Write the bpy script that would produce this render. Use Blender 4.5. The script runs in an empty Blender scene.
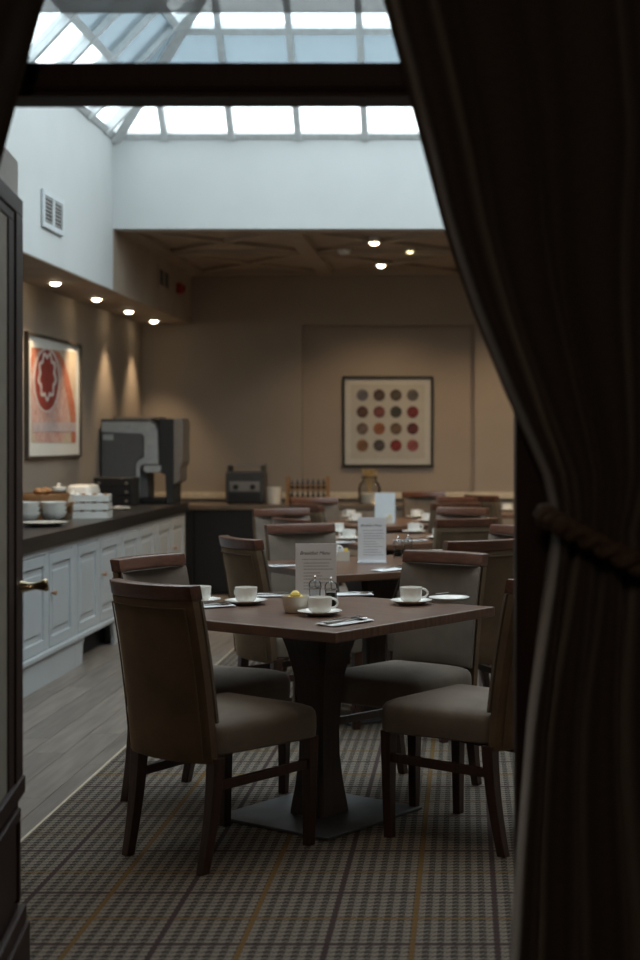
import bpy, bmesh, math, random
from mathutils import Vector, Matrix
R = math.radians
rng = random.Random(7)
scene = bpy.context.scene
COL = scene.collection

# ------------------------------------------------------------------ camera
F, VX, VY, H = 1500.0, 465.0, 440.0, 1.376      # focal length in px, vanishing point, eye height
cam_d = bpy.data.cameras.new('camera')
cam = bpy.data.objects.new('camera', cam_d); COL.objects.link(cam)
cam.location = (0, 0, H); cam.rotation_euler = (R(90), 0, 0)
cam_d.sensor_fit = 'VERTICAL'; cam_d.sensor_height = 36.0; cam_d.sensor_width = 24.0
cam_d.lens = F / 960 * 36
cam_d.shift_x = -(VX - 320) / 960
cam_d.shift_y = (VY - 480) / 960
cam_d.dof.use_dof = True; cam_d.dof.focus_distance = 5.45; cam_d.dof.aperture_fstop = 2.6
cam_d.clip_end = 100
scene.camera = cam

# ------------------------------------------------------------------ sky, lights, exposure
w = bpy.data.worlds.new('overcast_sky'); scene.world = w; w.use_nodes = True
bg = w.node_tree.nodes['Background']; bg.inputs[0].default_value = (0.93, 0.985, 1.0, 1); bg.inputs[1].default_value = 1.0
pd = bpy.data.lights.new('skylight_portal', 'AREA'); pd.shape = 'RECTANGLE'; pd.size = 4.84; pd.size_y = 5.92
pd.cycles.is_portal = True
po = bpy.data.objects.new('skylight_portal', pd); COL.objects.link(po); po.location = (-.12, 7.86, 3.6)
scene.view_settings.view_transform = 'Standard'; scene.view_settings.look = 'None'
scene.view_settings.gamma = 1; scene.view_settings.use_curve_mapping = False
scene.view_settings.exposure = 2.0
scene.cycles.use_denoising = True
scene.cycles.max_bounces = 12; scene.cycles.diffuse_bounces = 6; scene.cycles.transparent_max_bounces = 16
scene.cycles.caustics_reflective = False; scene.cycles.caustics_refractive = False
SOFFIT_W, CEIL_W, FOYER_FILL_W, NEAR_FILL_W = 12.0, 12.5, 10.0, 3.0

# ------------------------------------------------------------------ materials
MATS = {}
def node(nt, t, **kw):
    n = nt.nodes.new(t)
    for k, v in kw.items(): setattr(n, k, v)
    return n
def mat(name, col, rough=.6, metal=0., col2=None, scale=20., stretch=(1, 1, 1), bump=0., bscale=None, sheen=0., sheen_col=None, spec=.5, coat=0., detail=4.):
    if name in MATS: return MATS[name]
    m = bpy.data.materials.new(name); m.use_nodes = True; nt = m.node_tree
    b = nt.nodes['Principled BSDF']
    b.inputs['Roughness'].default_value = rough; b.inputs['Metallic'].default_value = metal
    b.inputs['Specular IOR Level'].default_value = spec
    if sheen:
        b.inputs['Sheen Weight'].default_value = sheen; b.inputs['Sheen Roughness'].default_value = .35
        b.inputs['Sheen Tint'].default_value = (*(sheen_col or (1, 1, 1)), 1)
    if coat: b.inputs['Coat Weight'].default_value = coat; b.inputs['Coat Roughness'].default_value = .15
    tc = node(nt, 'ShaderNodeTexCoord'); mp = node(nt, 'ShaderNodeMapping'); mp.inputs['Scale'].default_value = stretch
    nt.links.new(tc.outputs['Object'], mp.inputs[0])
    n = node(nt, 'ShaderNodeTexNoise'); n.inputs['Scale'].default_value = scale; n.inputs['Detail'].default_value = detail
    nt.links.new(mp.outputs[0], n.inputs['Vector'])
    c2 = col2 or tuple(min(1, c * .82) for c in col)
    r = node(nt, 'ShaderNodeValToRGB'); r.color_ramp.elements[0].position = .32; r.color_ramp.elements[1].position = .68
    r.color_ramp.elements[0].color = (*c2, 1); r.color_ramp.elements[1].color = (*col, 1)
    nt.links.new(n.outputs['Fac'], r.inputs[0]); nt.links.new(r.outputs[0], b.inputs['Base Color'])
    if bump:
        n2 = node(nt, 'ShaderNodeTexNoise'); n2.inputs['Scale'].default_value = bscale or scale * 3; n2.inputs['Detail'].default_value = 3
        nt.links.new(mp.outputs[0], n2.inputs['Vector'])
        bp = node(nt, 'ShaderNodeBump'); bp.inputs['Strength'].default_value = bump; bp.inputs['Distance'].default_value = .004
        nt.links.new(n2.outputs['Fac'], bp.inputs['Height']); nt.links.new(bp.outputs[0], b.inputs['Normal'])
    MATS[name] = m; return m
def glass(name, tint, gloss=.06, diffuse=0., rough=.02):
    m = bpy.data.materials.new(name); m.use_nodes = True; nt = m.node_tree
    for n in list(nt.nodes): nt.nodes.remove(n)
    o = node(nt, 'ShaderNodeOutputMaterial'); t = node(nt, 'ShaderNodeBsdfTransparent'); t.inputs[0].default_value = (*tint, 1)
    g = node(nt, 'ShaderNodeBsdfGlossy'); g.inputs['Roughness'].default_value = rough
    lw = node(nt, 'ShaderNodeLayerWeight'); lw.inputs[0].default_value = gloss
    mx = node(nt, 'ShaderNodeMixShader')
    nt.links.new(lw.outputs['Fresnel'], mx.inputs[0]); nt.links.new(t.outputs[0], mx.inputs[1]); nt.links.new(g.outputs[0], mx.inputs[2])
    last = mx
    if diffuse:
        d = node(nt, 'ShaderNodeBsdfDiffuse'); d.inputs[0].default_value = (.8, .84, .86, 1)
        m2 = node(nt, 'ShaderNodeMixShader'); m2.inputs[0].default_value = diffuse
        nt.links.new(mx.outputs[0], m2.inputs[1]); nt.links.new(d.outputs[0], m2.inputs[2]); last = m2
    nt.links.new(last.outputs[0], o.inputs[0]); MATS[name] = m; return m
def emit(name, col, s):
    m = bpy.data.materials.new(name); m.use_nodes = True; nt = m.node_tree; b = nt.nodes['Principled BSDF']
    b.inputs['Base Color'].default_value = (*col, 1); b.inputs['Emission Color'].default_value = (*col, 1); b.inputs['Emission Strength'].default_value = s
    MATS[name] = m; return m

mat('white_wall', (.60, .625, .63), .7, col2=(.575, .60, .605), scale=3, bump=.03, bscale=120)
mat('taupe_wall', (.315, .262, .212), .75, col2=(.29, .24, .195), scale=2.5, bump=.06, bscale=200)
mat('alcove_wall', (.31, .25, .20), .75, col2=(.285, .23, .185), scale=2.5, bump=.06, bscale=200)
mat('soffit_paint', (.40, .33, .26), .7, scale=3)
mat('ceiling_paint', (.40, .33, .26), .7, scale=3)
mat('dado_cream', (.62, .53, .40), .5)
mat('foyer_wall', (.06, .045, .038), .8)
mat('dark_wood', (.034, .013, .008), .55, col2=(.018, .007, .005), scale=14, stretch=(6, 6, .5), bump=.1, bscale=40, spec=.25)
mat('grey_paint', (.58, .59, .60), .7, col2=(.53, .54, .55), scale=60, bump=.1)
mat('cream_panel', (.30, .27, .22), .6)
mat('table_wood', (.155, .078, .046), .30, col2=(.070, .033, .020), scale=7, stretch=(.6, 8, 1), bump=.05, bscale=30, detail=8)
mat('table_leg_wood', (.040, .020, .013), .4, col2=(.022, .011, .008), scale=12, stretch=(8, 8, .6))
mat('chair_wood', (.050, .018, .010), .35, col2=(.026, .010, .006), scale=12, stretch=(6, 6, .8), coat=.15)
mat('rail_wood', (.13, .05, .03), .3, col2=(.07, .028, .017), scale=12, stretch=(1, 7, 7), coat=.2)
mat('velvet', (.125, .080, .042), .85, col2=(.080, .052, .029), scale=9, bump=.15, bscale=260, sheen=.35, sheen_col=(.75, .55, .35))
mat('seat_fabric', (.165, .132, .104), .88, col2=(.130, .103, .081), scale=11, bump=.25, bscale=320, sheen=.3, sheen_col=(.8, .75, .7))
mat('piping', (.11, .075, .045), .7)
mat('brass_stud', (.5, .35, .15), .3, 1.)
mat('steel_plate', (.16, .16, .165), .45, .75, col2=(.11, .11, .115), scale=8)
mat('porcelain', (.80, .79, .75), .22, col2=(.78, .77, .73), coat=.3)
mat('cream_porcelain', (.66, .61, .53), .3, col2=(.62, .57, .49), coat=.2)
mat('linen', (.82, .83, .84), .8, col2=(.76, .77, .78), bump=.2, bscale=300)
mat('cutlery_steel', (.70, .70, .70), .16, 1.)
mat('butter', (.85, .66, .16), .5, col2=(.80, .60, .12), scale=60)
mat('paper', (.74, .74, .76), .8, col2=(.72, .72, .74))
mat('paper_blue', (.66, .72, .76), .8, col2=(.64, .70, .74))
mat('ink', (.05, .05, .055), .9)
mat('grey_ink', (.28, .28, .29), .9)
mat('acrylic', (.70, .73, .76), .15, coat=.4)
mat('aged_brass', (.72, .60, .40), .22, 1.)
mat('pepper', (.035, .022, .015), .9, col2=(.012, .009, .007), scale=200)
mat('salt', (.8, .8, .8), .9)
mat('cabinet_paint', (.455, .475, .485), .45, col2=(.425, .445, .455), scale=3)
mat('stone_top', (.018, .016, .015), .30, col2=(.010, .009, .009), scale=25, coat=.1)
mat('back_top', (.16, .12, .085), .35, col2=(.11, .085, .06), scale=12, stretch=(.6, 6, 1))
mat('black_gloss', (.008, .008, .009), .4)
mat('black_matte', (.012, .012, .012), .7)
mat('pewter_frame', (.09, .075, .06), .4, .4)
mat('mount_white', (.70, .70, .66), .7, col2=(.67, .67, .63))
mat('mount_cream', (.60, .57, .50), .7, col2=(.57, .54, .475))
mat('machine_dark', (.055, .054, .055), .45)
mat('machine_grey', (.11, .11, .112), .5, col2=(.10, .10, .102))
mat('machine_light', (.42, .44, .44), .4)
mat('brushed_metal', (.38, .35, .32), .35, .8, scale=20, stretch=(1, 1, 12))
mat('rubber_dark', (.02, .02, .02), .6)
mat('hose_white', (.55, .55, .53), .4)
mat('knob_wood', (.42, .24, .13), .4)
mat('rack_wood', (.32, .17, .07), .5, col2=(.24, .12, .05), scale=10, stretch=(1, 1, 6))
mat('vent_white', (.66, .70, .72), .5)
mat('vent_dark', (.10, .09, .085), .7)
mat('vent_slat', (.60, .60, .58), .5)
mat('alarm_red', (.28, .012, .010), .4)
mat('curtain', (.060, .046, .038), .92, col2=(.046, .035, .029), scale=60, stretch=(1, 1, 3), bump=.35, bscale=380, sheen=.45, sheen_col=(.8, .7, .6))
mat('rope', (.13, .085, .055), .9, col2=(.07, .045, .03), scale=120)
mat('bread', (.40, .22, .10), .8, col2=(.26, .13, .055), scale=30, bump=.3)
mat('sky_frame', (.68, .71, .72), .5)
mat('strip_metal', (.62, .54, .42), .4, .3)
mat('dried_flower', (.45, .30, .12), .9)
mat('bottle_dark', (.02, .02, .016), .2)
glass('sky_glass', (.93, .96, .97), .03)
glass('sky_glass_frosted', (.40, .45, .48), .03, diffuse=.25)
glass('fanlight_glass', (.93, .95, .96), .06)
glass('jar_glass', (.93, .94, .94), .16)
emit('lamp_glow', (1, .82, .55), 6.)
emit('lamp_glow_dim', (1, .85, .45), .8)
emit('candle_glow', (1, .6, .25), 2.)

def cloth_mat():
    m = bpy.data.materials.new('blind_cloth'); m.use_nodes = True; nt = m.node_tree; b = nt.nodes['Principled BSDF']
    b.inputs['Base Color'].default_value = (.5, .5, .49, 1); b.inputs['Roughness'].default_value = .9
    t = node(nt, 'ShaderNodeBsdfTranslucent'); t.inputs[0].default_value = (.72, .73, .73, 1); mx = node(nt, 'ShaderNodeMixShader'); mx.inputs[0].default_value = .6
    nt.links.new(b.outputs[0], mx.inputs[1]); nt.links.new(t.outputs[0], mx.inputs[2])
    tr = node(nt, 'ShaderNodeBsdfTransparent'); tr.inputs[0].default_value = (.9, .9, .9, 1); m2 = node(nt, 'ShaderNodeMixShader'); m2.inputs[0].default_value = .32   # open weave
    nt.links.new(mx.outputs[0], m2.inputs[1]); nt.links.new(tr.outputs[0], m2.inputs[2]); mx = m2
    nt.links.new(mx.outputs[0], nt.nodes['Material Output'].inputs[0]); MATS['blind_cloth'] = m
cloth_mat()
# wood planks: colour differs by plank through its object position
def plank_mat():
    m = bpy.data.materials.new('plank_wood'); m.use_nodes = True; nt = m.node_tree; b = nt.nodes['Principled BSDF']
    b.inputs['Roughness'].default_value = .42
    oi = node(nt, 'ShaderNodeObjectInfo'); tc = node(nt, 'ShaderNodeTexCoord'); mp = node(nt, 'ShaderNodeMapping')
    mp.inputs['Scale'].default_value = (14, 1.1, 1); nt.links.new(tc.outputs['Object'], mp.inputs[0])
    cb = node(nt, 'ShaderNodeCombineXYZ'); ml = node(nt, 'ShaderNodeMath', operation='MULTIPLY'); ml.inputs[1].default_value = 40
    nt.links.new(oi.outputs['Random'], ml.inputs[0]); nt.links.new(ml.outputs[0], cb.inputs[1]); nt.links.new(cb.outputs[0], mp.inputs['Location'])
    n = node(nt, 'ShaderNodeTexNoise'); n.inputs['Scale'].default_value = 2.2; n.inputs['Detail'].default_value = 7
    nt.links.new(mp.outputs[0], n.inputs['Vector'])
    r = node(nt, 'ShaderNodeValToRGB'); r.color_ramp.elements[0].position = .3; r.color_ramp.elements[1].position = .72
    r.color_ramp.elements[0].color = (.125, .104, .088, 1); r.color_ramp.elements[1].color = (.225, .190, .162, 1)
    nt.links.new(n.outputs['Fac'], r.inputs[0])
    hs = node(nt, 'ShaderNodeHueSaturation'); ma = node(nt, 'ShaderNodeMath', operation='MULTIPLY_ADD')
    ma.inputs[1].default_value = .3; ma.inputs[2].default_value = .85
    nt.links.new(oi.outputs['Random'], ma.inputs[0]); nt.links.new(ma.outputs[0], hs.inputs['Value']); nt.links.new(r.outputs[0], hs.inputs['Color'])
    nt.links.new(hs.outputs[0], b.inputs['Base Color']); MATS['plank_wood'] = m
plank_mat()

# plaid houndstooth carpet in metres
def carpet_mat():
    m = bpy.data.materials.new('plaid_carpet'); m.use_nodes = True; nt = m.node_tree; b = nt.nodes['Principled BSDF']
    b.inputs['Roughness'].default_value = .95; b.inputs['Specular IOR Level'].default_value = .15
    tc = node(nt, 'ShaderNodeTexCoord'); sp = node(nt, 'ShaderNodeSeparateXYZ'); nt.links.new(tc.outputs['Object'], sp.inputs[0])
    def M(op, a, bb=None, c=None):
        n = node(nt, 'ShaderNodeMath', operation=op)
        for i, v in enumerate((a, bb, c)):
            if v is None: continue
            if isinstance(v, (int, float)): n.inputs[i].default_value = v
            else: nt.links.new(v, n.inputs[i])
        return n.outputs[0]
    def mixc(f, a, c):
        n = node(nt, 'ShaderNodeMix', data_type='RGBA'); nt.links.new(f, n.inputs[0])
        for i, v in ((6, a), (7, c)):
            if isinstance(v, tuple): n.inputs[i].default_value = (*v, 1)
            else: nt.links.new(v, n.inputs[i])
        return n.outputs[2]
    x, y = sp.outputs[0], sp.outputs[1]
    P, Q = .2325 / 6, .2325 / 7
    u = M('FRACT', M('ADD', M('DIVIDE', M('SUBTRACT', x, -.842), P), 500.25)); v = M('FRACT', M('ADD', M('DIVIDE', y, Q), 500.))
    a = M('GREATER_THAN', u, .5); c = M('GREATER_THAN', v, .5)
    d = M('GREATER_THAN', M('FRACT', M('MULTIPLY', M('ADD', M('SUBTRACT', u, v), 4.), 2.)), .5)
    same = M('COMPARE', a, c, .1)
    tooth = M('ADD', M('MULTIPLY', same, a), M('MULTIPLY', M('SUBTRACT', 1., same), d))
    col = mixc(tooth, (.050, .042, .035), (.235, .196, .158))
    ns = node(nt, 'ShaderNodeTexNoise'); ns.inputs['Scale'].default_value = 260; nt.links.new(tc.outputs['Object'], ns.inputs['Vector'])
    def line(coord, off, wd):
        t = M('FRACT', M('ADD', M('DIVIDE', M('SUBTRACT', coord, off - wd / 2), .465), 100.))
        return M('LESS_THAN', t, wd / .465)
    wob = M('MULTIPLY_ADD', ns.outputs['Fac'], .6, .45)
    pur = (.050, .028, .030); yel = (.185, .098, .022)
    col = mixc(M('MULTIPLY', line(y, 4.09, .022), .85), col, pur)
    col = mixc(M('MULTIPLY', line(y, 4.31, .016), wob), col, yel)
    col = mixc(M('MULTIPLY', line(x, -.842, .014), .85), col, pur)
    col = mixc(M('MULTIPLY', line(x, -.608, .015), wob), col, yel)
    n2 = node(nt, 'ShaderNodeMix', data_type='RGBA', blend_type='MULTIPLY'); n2.inputs[0].default_value = .5
    nt.links.new(col, n2.inputs[6]); nt.links.new(ns.outputs['Fac'], n2.inputs[7])
    n3 = node(nt, 'ShaderNodeHueSaturation'); n3.inputs['Value'].default_value = 1.08; nt.links.new(n2.outputs[2], n3.inputs['Color'])
    nt.links.new(n3.outputs[0], b.inputs['Base Color'])
    bp = node(nt, 'ShaderNodeBump'); bp.inputs['Strength'].default_value = .3; bp.inputs['Distance'].default_value = .003
    nt.links.new(ns.outputs['Fac'], bp.inputs['Height']); nt.links.new(bp.outputs[0], b.inputs['Normal'])
    MATS['plaid_carpet'] = m
carpet_mat()

# ------------------------------------------------------------------ mesh helpers
class MB:
    def __init__(s): s.v = []; s.f = []
    def add(s, vs, fs):
        o = len(s.v); s.v += [tuple(v) for v in vs]; s.f += [tuple(i + o for i in f) for f in fs]; return s
    def box(s, x0, x1, y0, y1, z0, z1):
        vs = [(x0, y0, z0), (x1, y0, z0), (x1, y1, z0), (x0, y1, z0), (x0, y0, z1), (x1, y0, z1), (x1, y1, z1), (x0, y1, z1)]
        return s.add(vs, [(3, 2, 1, 0), (4, 5, 6, 7), (0, 1, 5, 4), (1, 2, 6, 5), (2, 3, 7, 6), (3, 0, 4, 7)])
    def loft(s, rings, cap=True, closed=True):
        n = len(rings[0]); vs = [p for r in rings for p in r]; fs = []
        for i in range(len(rings) - 1):
            for j in range(n if closed else n - 1):
                k = (j + 1) % n
                fs.append((i * n + j, i * n + k, (i + 1) * n + k, (i + 1) * n + j))
        if cap: fs.append(tuple(range(n - 1, -1, -1))); fs.append(tuple((len(rings) - 1) * n + j for j in range(n)))
        return s.add(vs, fs)
    def lathe(s, prof, n=24, cx=0, cy=0, cz=0):
        rings = [[(cx + r * math.cos(2 * math.pi * j / n), cy + r * math.sin(2 * math.pi * j / n), cz + z) for j in range(n)] for r, z in prof]
        return s.loft(rings, cap=True)
    def tube(s, pts, rad, n=8, closed=False, cap=True):
        pts = [Vector(p) for p in pts]; N = len(pts); rings = []
        up = Vector((0, 0, 1)); prev = None
        for i, p in enumerate(pts):
            t = (pts[(i + 1) % N] - pts[i - 1]) if closed else (pts[min(i + 1, N - 1)] - pts[max(i - 1, 0)])
            t.normalize()
            if prev is None:
                a = up if abs(t.z) < .9 else Vector((1, 0, 0)); nx = t.cross(a).normalized()
            else: nx = (prev - t * prev.dot(t)).normalized()
            prev = nx; ny = t.cross(nx); r = rad[i] if isinstance(rad, (list, tuple)) else rad
            rings.append([tuple(p + (nx * math.cos(2 * math.pi * j / n) + ny * math.sin(2 * math.pi * j / n)) * r) for j in range(n)])
        if closed: rings.append(rings[0]); cap = False
        return s.loft(rings, cap=cap)
    def beam(s, a, b, wd, ht, up=(0, 0, 1)):
        a = Vector(a); b = Vector(b); t = (b - a).normalized(); x = t.cross(Vector(up)).normalized(); z = x.cross(t)
        r = lambda p: [tuple(p + x * sx * wd / 2 + z * sz * ht / 2) for sx, sz in ((-1, -1), (1, -1), (1, 1), (-1, 1))]
        return s.loft([r(a), r(b)])
    def prism(s, poly, fn, d0, d1):
        """poly of 2-D points extruded between depths; fn(a, b, d) -> xyz"""
        return s.loft([[fn(a, b, d0) for a, b in poly], [fn(a, b, d1) for a, b in poly]])
    def build(s, name, m, parent=None, smooth=False, bevel=0., sub=0, solid=0.):
        me = bpy.data.meshes.new(name); me.from_pydata(s.v, [], s.f); me.materials.append(MATS[m])
        bm = bmesh.new(); bm.from_mesh(me); bmesh.ops.recalc_face_normals(bm, faces=bm.faces); bm.to_mesh(me); bm.free()
        o = bpy.data.objects.new(name, me); COL.objects.link(o); o.parent = parent
        if smooth:
            for p in me.polygons: p.use_smooth = True
            me.set_sharp_from_angle(angle=R(42)) if not sub else None
        if solid: q = o.modifiers.new('thick', 'SOLIDIFY'); q.thickness = solid; q.offset = 0
        if bevel: q = o.modifiers.new('bevel', 'BEVEL'); q.width = bevel; q.segments = 2; q.limit_method = 'ANGLE'; q.harden_normals = False
        if sub: q = o.modifiers.new('sub', 'SUBSURF'); q.levels = sub; q.render_levels = sub
        return o
def boxo(name, m, parent, x0, x1, y0, y1, z0, z1, bevel=0.): return MB().box(x0, x1, y0, y1, z0, z1).build(name, m, parent, bevel=bevel)
def tag(o, label=None, cat=None, group=None, kind=None):
    if label: o['label'] = label
    if cat: o['category'] = cat
    if group: o['group'] = group
    if kind: o['kind'] = kind
    return o
def empty(name, loc=(0, 0, 0), rz=0.):
    o = bpy.data.objects.new(name, None); COL.objects.link(o); o.location = loc; o.rotation_euler = (0, 0, rz); o.empty_display_size = .1; return o
KIDS = {}
def dup(o, loc=None, rz=None, parent=None):
    c = o.copy(); COL.objects.link(c); c.parent = parent
    if loc is not None: c.location = loc
    if rz is not None: c.rotation_euler = (0, 0, rz)
    for ch in [q for q in bpy.data.objects if q.parent == o]: dup(ch, parent=c)
    return c
def at(px, py, z): # pixel -> floor-parallel plane at height z
    s = (py - VY) / (H - z); return ((px - VX) / s, F / s)
def onx(px, py, X): # pixel -> side plane at X
    s = (px - VX) / X; return (F / s, H - (py - VY) / s)

# ------------------------------------------------------------------ room shell
XL, XS, XR = -3.0, -2.54, 2.75        # left wall, soffit face, right wall
YF, YB = 3.30, 13.93                  # doorway wall (room side), back wall
YN, YK = 4.90, 10.82                  # skylight well, near and far face
ZS, ZC, ZK = 2.46, 2.90, 3.55         # soffit, ceiling, skylight kerb
fl = tag(boxo('floor', 'black_matte', None, XL, XR, YF, YB, -.12, -.012), 'sub floor of the dining room below boards and carpet', 'floor', kind='structure')
wv = .155; i = 0; x = XL
while x < -1.53:
    x1 = min(x + wv, -1.528); y = YF - rng.random() * 1.0; i += 1
    while y < YB:
        L = 1.25 + .1 * rng.random(); y0, y1 = max(y, YF), min(y + L, YB)
        if y1 - y0 > .05:
            p = MB().box(-(x1 - x) / 2 + .0012, (x1 - x) / 2 - .0012, -(y1 - y0) / 2 + .0012, (y1 - y0) / 2 - .0012, -.012, 0).build('plank', 'plank_wood', fl)
            p.location = ((x + x1) / 2, (y0 + y1) / 2, 0)
        y += L
    x += wv
tag(boxo('carpet', 'plaid_carpet', None, -1.515, XR, YF, YB, -.012, .001), 'fitted brown houndstooth carpet with yellow and purple plaid lines', 'carpet', kind='structure')
tag(boxo('trim_1', 'strip_metal', None, -1.527, -1.516, YF, YB, -.012, .004), 'thin pale strip between wood floor and carpet', 'trim', kind='structure')

tag(boxo('wall_left', 'taupe_wall', None, XL - .15, XL, YF - .1, YB + .15, 0, ZS + .05), 'taupe left wall above the serving counter', 'wall', kind='structure')
so = MB().box(XL - .15, XS, YF, YB, ZS, ZC).build('trim_2', 'white_wall', None)
tag(so, 'boxed soffit with downlights along the left wall', 'soffit', kind='structure')
boxo('soffit_underside', 'soffit_paint', so, XL, XS - .003, YF, YB, ZS - .008, ZS)
boxo('soffit_side', 'soffit_paint', so, XS, XS + .004, YK + .001, YB, ZS - .008, ZC)
tag(boxo('wall_left_upper', 'white_wall', None, XL - .15, XS, YN - .12, YK + .12, ZC, ZK), 'white left wall rising to the skylight', 'wall', kind='structure')
tag(boxo('wall_right', 'taupe_wall', None, XR, XR + .15, YF - .1, YB + .15, 0, ZC), 'taupe right wall of the dining room', 'wall', kind='structure')
tag(boxo('wall_right_upper', 'white_wall', None, 2.30, 2.45, YN - .12, YK + .12, ZC, ZK), 'white wall under the right side of the skylight', 'wall', kind='structure')
bk = MB().box(XL, XL + 1.487, YB, YB + .2, 0, ZC + .2).box(.093, XR, YB, YB + .2, 0, ZC + .2).box(-1.513, .093, YB, YB + .2, 2.444, ZC + .2).box(-1.513, .093, YB, YB + .2, 0, .83)
wb = tag(bk.build('wall_back', 'taupe_wall'), 'taupe back wall with a shallow square alcove', 'wall', kind='structure')
boxo('alcove_panel', 'alcove_wall', wb, -1.513, .093, YB + .07, YB + .2, .83, 2.444)
tag(boxo('trim_3', 'dado_cream', None, XL + .02, XR, YB - .035, YB - .001, .83, .89, .006), 'cream dado rail along the back wall', 'trim', kind='structure')

# ceiling of the far part, with raised beams; ceiling of the near part; faces of the skylight well
ce = tag(boxo('ceiling', 'ceiling_paint', None, XS, XR, YK + .12, YB, ZC + .04, ZC + .2), 'low taupe ceiling with crossing beams above the far tables', 'ceiling', kind='structure')
gx = [XS + .07, -1.28, .02, 1.32, XR - .07]; gy = [YK + .2, 12.38, YB - .07]
for X in gx: MB().box(X - .07, X + .07, YK + .13, YB, ZC - .005, ZC + .04).build('beam', 'ceiling_paint', ce)
for Y in gy:
    for a, b in zip(gx, gx[1:]): MB().box(a + .07, b - .07, Y - .06, Y + .06, ZC, ZC + .04).build('beam', 'ceiling_paint', ce)
for a, b in zip(gx, gx[1:]):
    for c, d in zip(gy, gy[1:]):
        MB().beam((a, c, ZC + .024), (b, d, ZC + .024), .075, .03).build('beam', 'ceiling_paint', ce)
        MB().beam((a, d, ZC + .026), (b, c, ZC + .026), .075, .028).build('beam', 'ceiling_paint', ce)
tag(boxo('wall_skylight_far', 'white_wall', None, XS, 2.30, YK, YK + .12, ZC, ZK), 'white bulkhead below the far edge of the skylight', 'wall', kind='structure')
tag(boxo('wall_skylight_near', 'white_wall', None, XS, 2.30, YN - .12, YN, ZC, ZK), 'white bulkhead below the near edge of the skylight', 'wall', kind='structure')
tag(boxo('ceiling', 'white_wall', None, XS, XR, YF - .1, YN, ZC, ZC + .12), 'pale ceiling between doorway and skylight', 'ceiling', kind='structure')
tag(boxo('ceiling', 'white_wall', None, 2.30, XR, YN, YK + .12, ZC, ZC + .12), 'pale ceiling strip right of the skylight', 'ceiling', kind='structure')

# ------------------------------------------------------------------ skylight lantern (hipped, rafters every 48 cm)
sky = tag(empty('window_1', (-.12, 7.86, ZK)), 'hipped glass roof lantern with pale rafters over the tables', 'skylight', kind='structure')
HW, HL, T = 2.42, 2.96, 1.08   # half width, half length, pitch
def clip(poly, fn):
    out = []
    for i in range(len(poly)):
        p, q = poly[i], poly[(i + 1) % len(poly)]; a, b = fn(p), fn(q)
        if a >= 0: out.append(p)
        if (a >= 0) != (b >= 0):
            t = a / (a - b); out.append((p[0] + (q[0] - p[0]) * t, p[1] + (q[1] - p[1]) * t))
    return out
ROWS = [(0.03, .26), (.26, .58), (.58, 1.4), (1.4, HW)]
for side in range(4):
    W = HW if side % 2 == 0 else HL               # half length of this eave
    D = HL if side % 2 == 0 else HW               # distance from centre
    def P3(a, u, off=0., side=side, D=D):
        n = Vector((0, T, 1)).normalized() * off   # outward normal offset (0, +, up)
        x, y, z = a, D - u, u * T
        y += n.y; z += n.z
        return [(x, y, z), (y, -x, z), (-x, -y, z), (-y, x, z)][side]
    # eave
    MB().loft([[P3(-W, 0, -.012), P3(W, 0, -.012), P3(W, 0, .03), P3(-W, 0, .03)], [P3(-W, .03, -.012), P3(W, .03, -.012), P3(W, .03, .03), P3(-W, .03, .03)]]).build('eave', 'sky_frame', sky)
    cuts = [-W]; n0 = int((W - .38) / .48)
    if side == 0: xs = [-2.16 + .12 + .48 * k for k in range(10)]
    else: xs = [-W + .38 + .48 * k for k in range(int((2 * W - .5) / .48) + 1)]
    xs = [q for q in xs if abs(q) < W - .1]
    for q in xs:
        um = min(W - abs(q), HW)
        MB().beam(P3(q, 0), P3(q, um), .045, .07, up=Vector(P3(q, 1, 1)) - Vector(P3(q, 1))).build('rafter', 'sky_frame', sky)
    for ru in (.26, .58, 1.4):
        MB().beam(P3(-W + ru, ru), P3(W - ru, ru), .05, .06, up=Vector(P3(0, 1, 1)) - Vector(P3(0, 1))).build('purlin', 'sky_frame', sky)
    ed = [-W] + xs + [W]
    for a, b in zip(ed, ed[1:]):
        for k, (u0, u1) in enumerate(ROWS):
            poly = [(a, u0), (b, u0), (b, u1), (a, u1)]
            poly = clip(poly, lambda p: p[0] + W - p[1]); poly = clip(poly, lambda p: W - p[0] - p[1]) if poly else poly
            if len(poly) < 3: continue
            MB().loft([[P3(p, q, .0) for p, q in poly], [P3(p, q, .006) for p, q in poly]]).build('pane', 'sky_glass_frosted' if k == 1 else 'sky_glass', sky)
for sx in (-1, 1):
    for sy in (-1, 1):
        MB().beam((sx * HW, sy * HL, 0), (0, sy * (HL - HW), HW * T), .085, .1).build('hip', 'sky_frame', sky)
MB().beam((0, -(HL - HW), HW * T), (0, HL - HW, HW * T), .08, .12).build('ridge', 'sky_frame', sky)

# ------------------------------------------------------------------ doorway wall, foyer, fanlight, doors
DL, DR, YD = -1.10, .108, 3.20        # opening between jambs, foyer face of the wall
wf = MB().box(-2.2, DL - .09, YD, YF, 0, ZC).box(DR + .09, 1.9, YD, YF, 0, ZC).box(DL - .09, DR + .09, YD, YF, 2.56, ZC)
wf.box(XL - .1, -2.2, YD, YF, 0, ZC).box(1.9, XR + .1, YD, YF, 0, ZC)
wfo = tag(wf.build('wall_front', 'foyer_wall'), 'dark wall holding the curtained doorway', 'wall', kind='structure')
MB().box(XL, DL - .09, YF, YF + .012, 0, ZC).box(DR + .09, XR, YF, YF + .012, 0, ZC).box(DL - .09, DR + .09, YF, YF + .012, 2.56, ZC).build('room_side_plaster', 'taupe_wall', wfo)
fr = tag(empty('trim_4', ((DL + DR) / 2, YD, 0)), 'dark wooden door frame around the open doorway', 'door frame', kind='structure')
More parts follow.
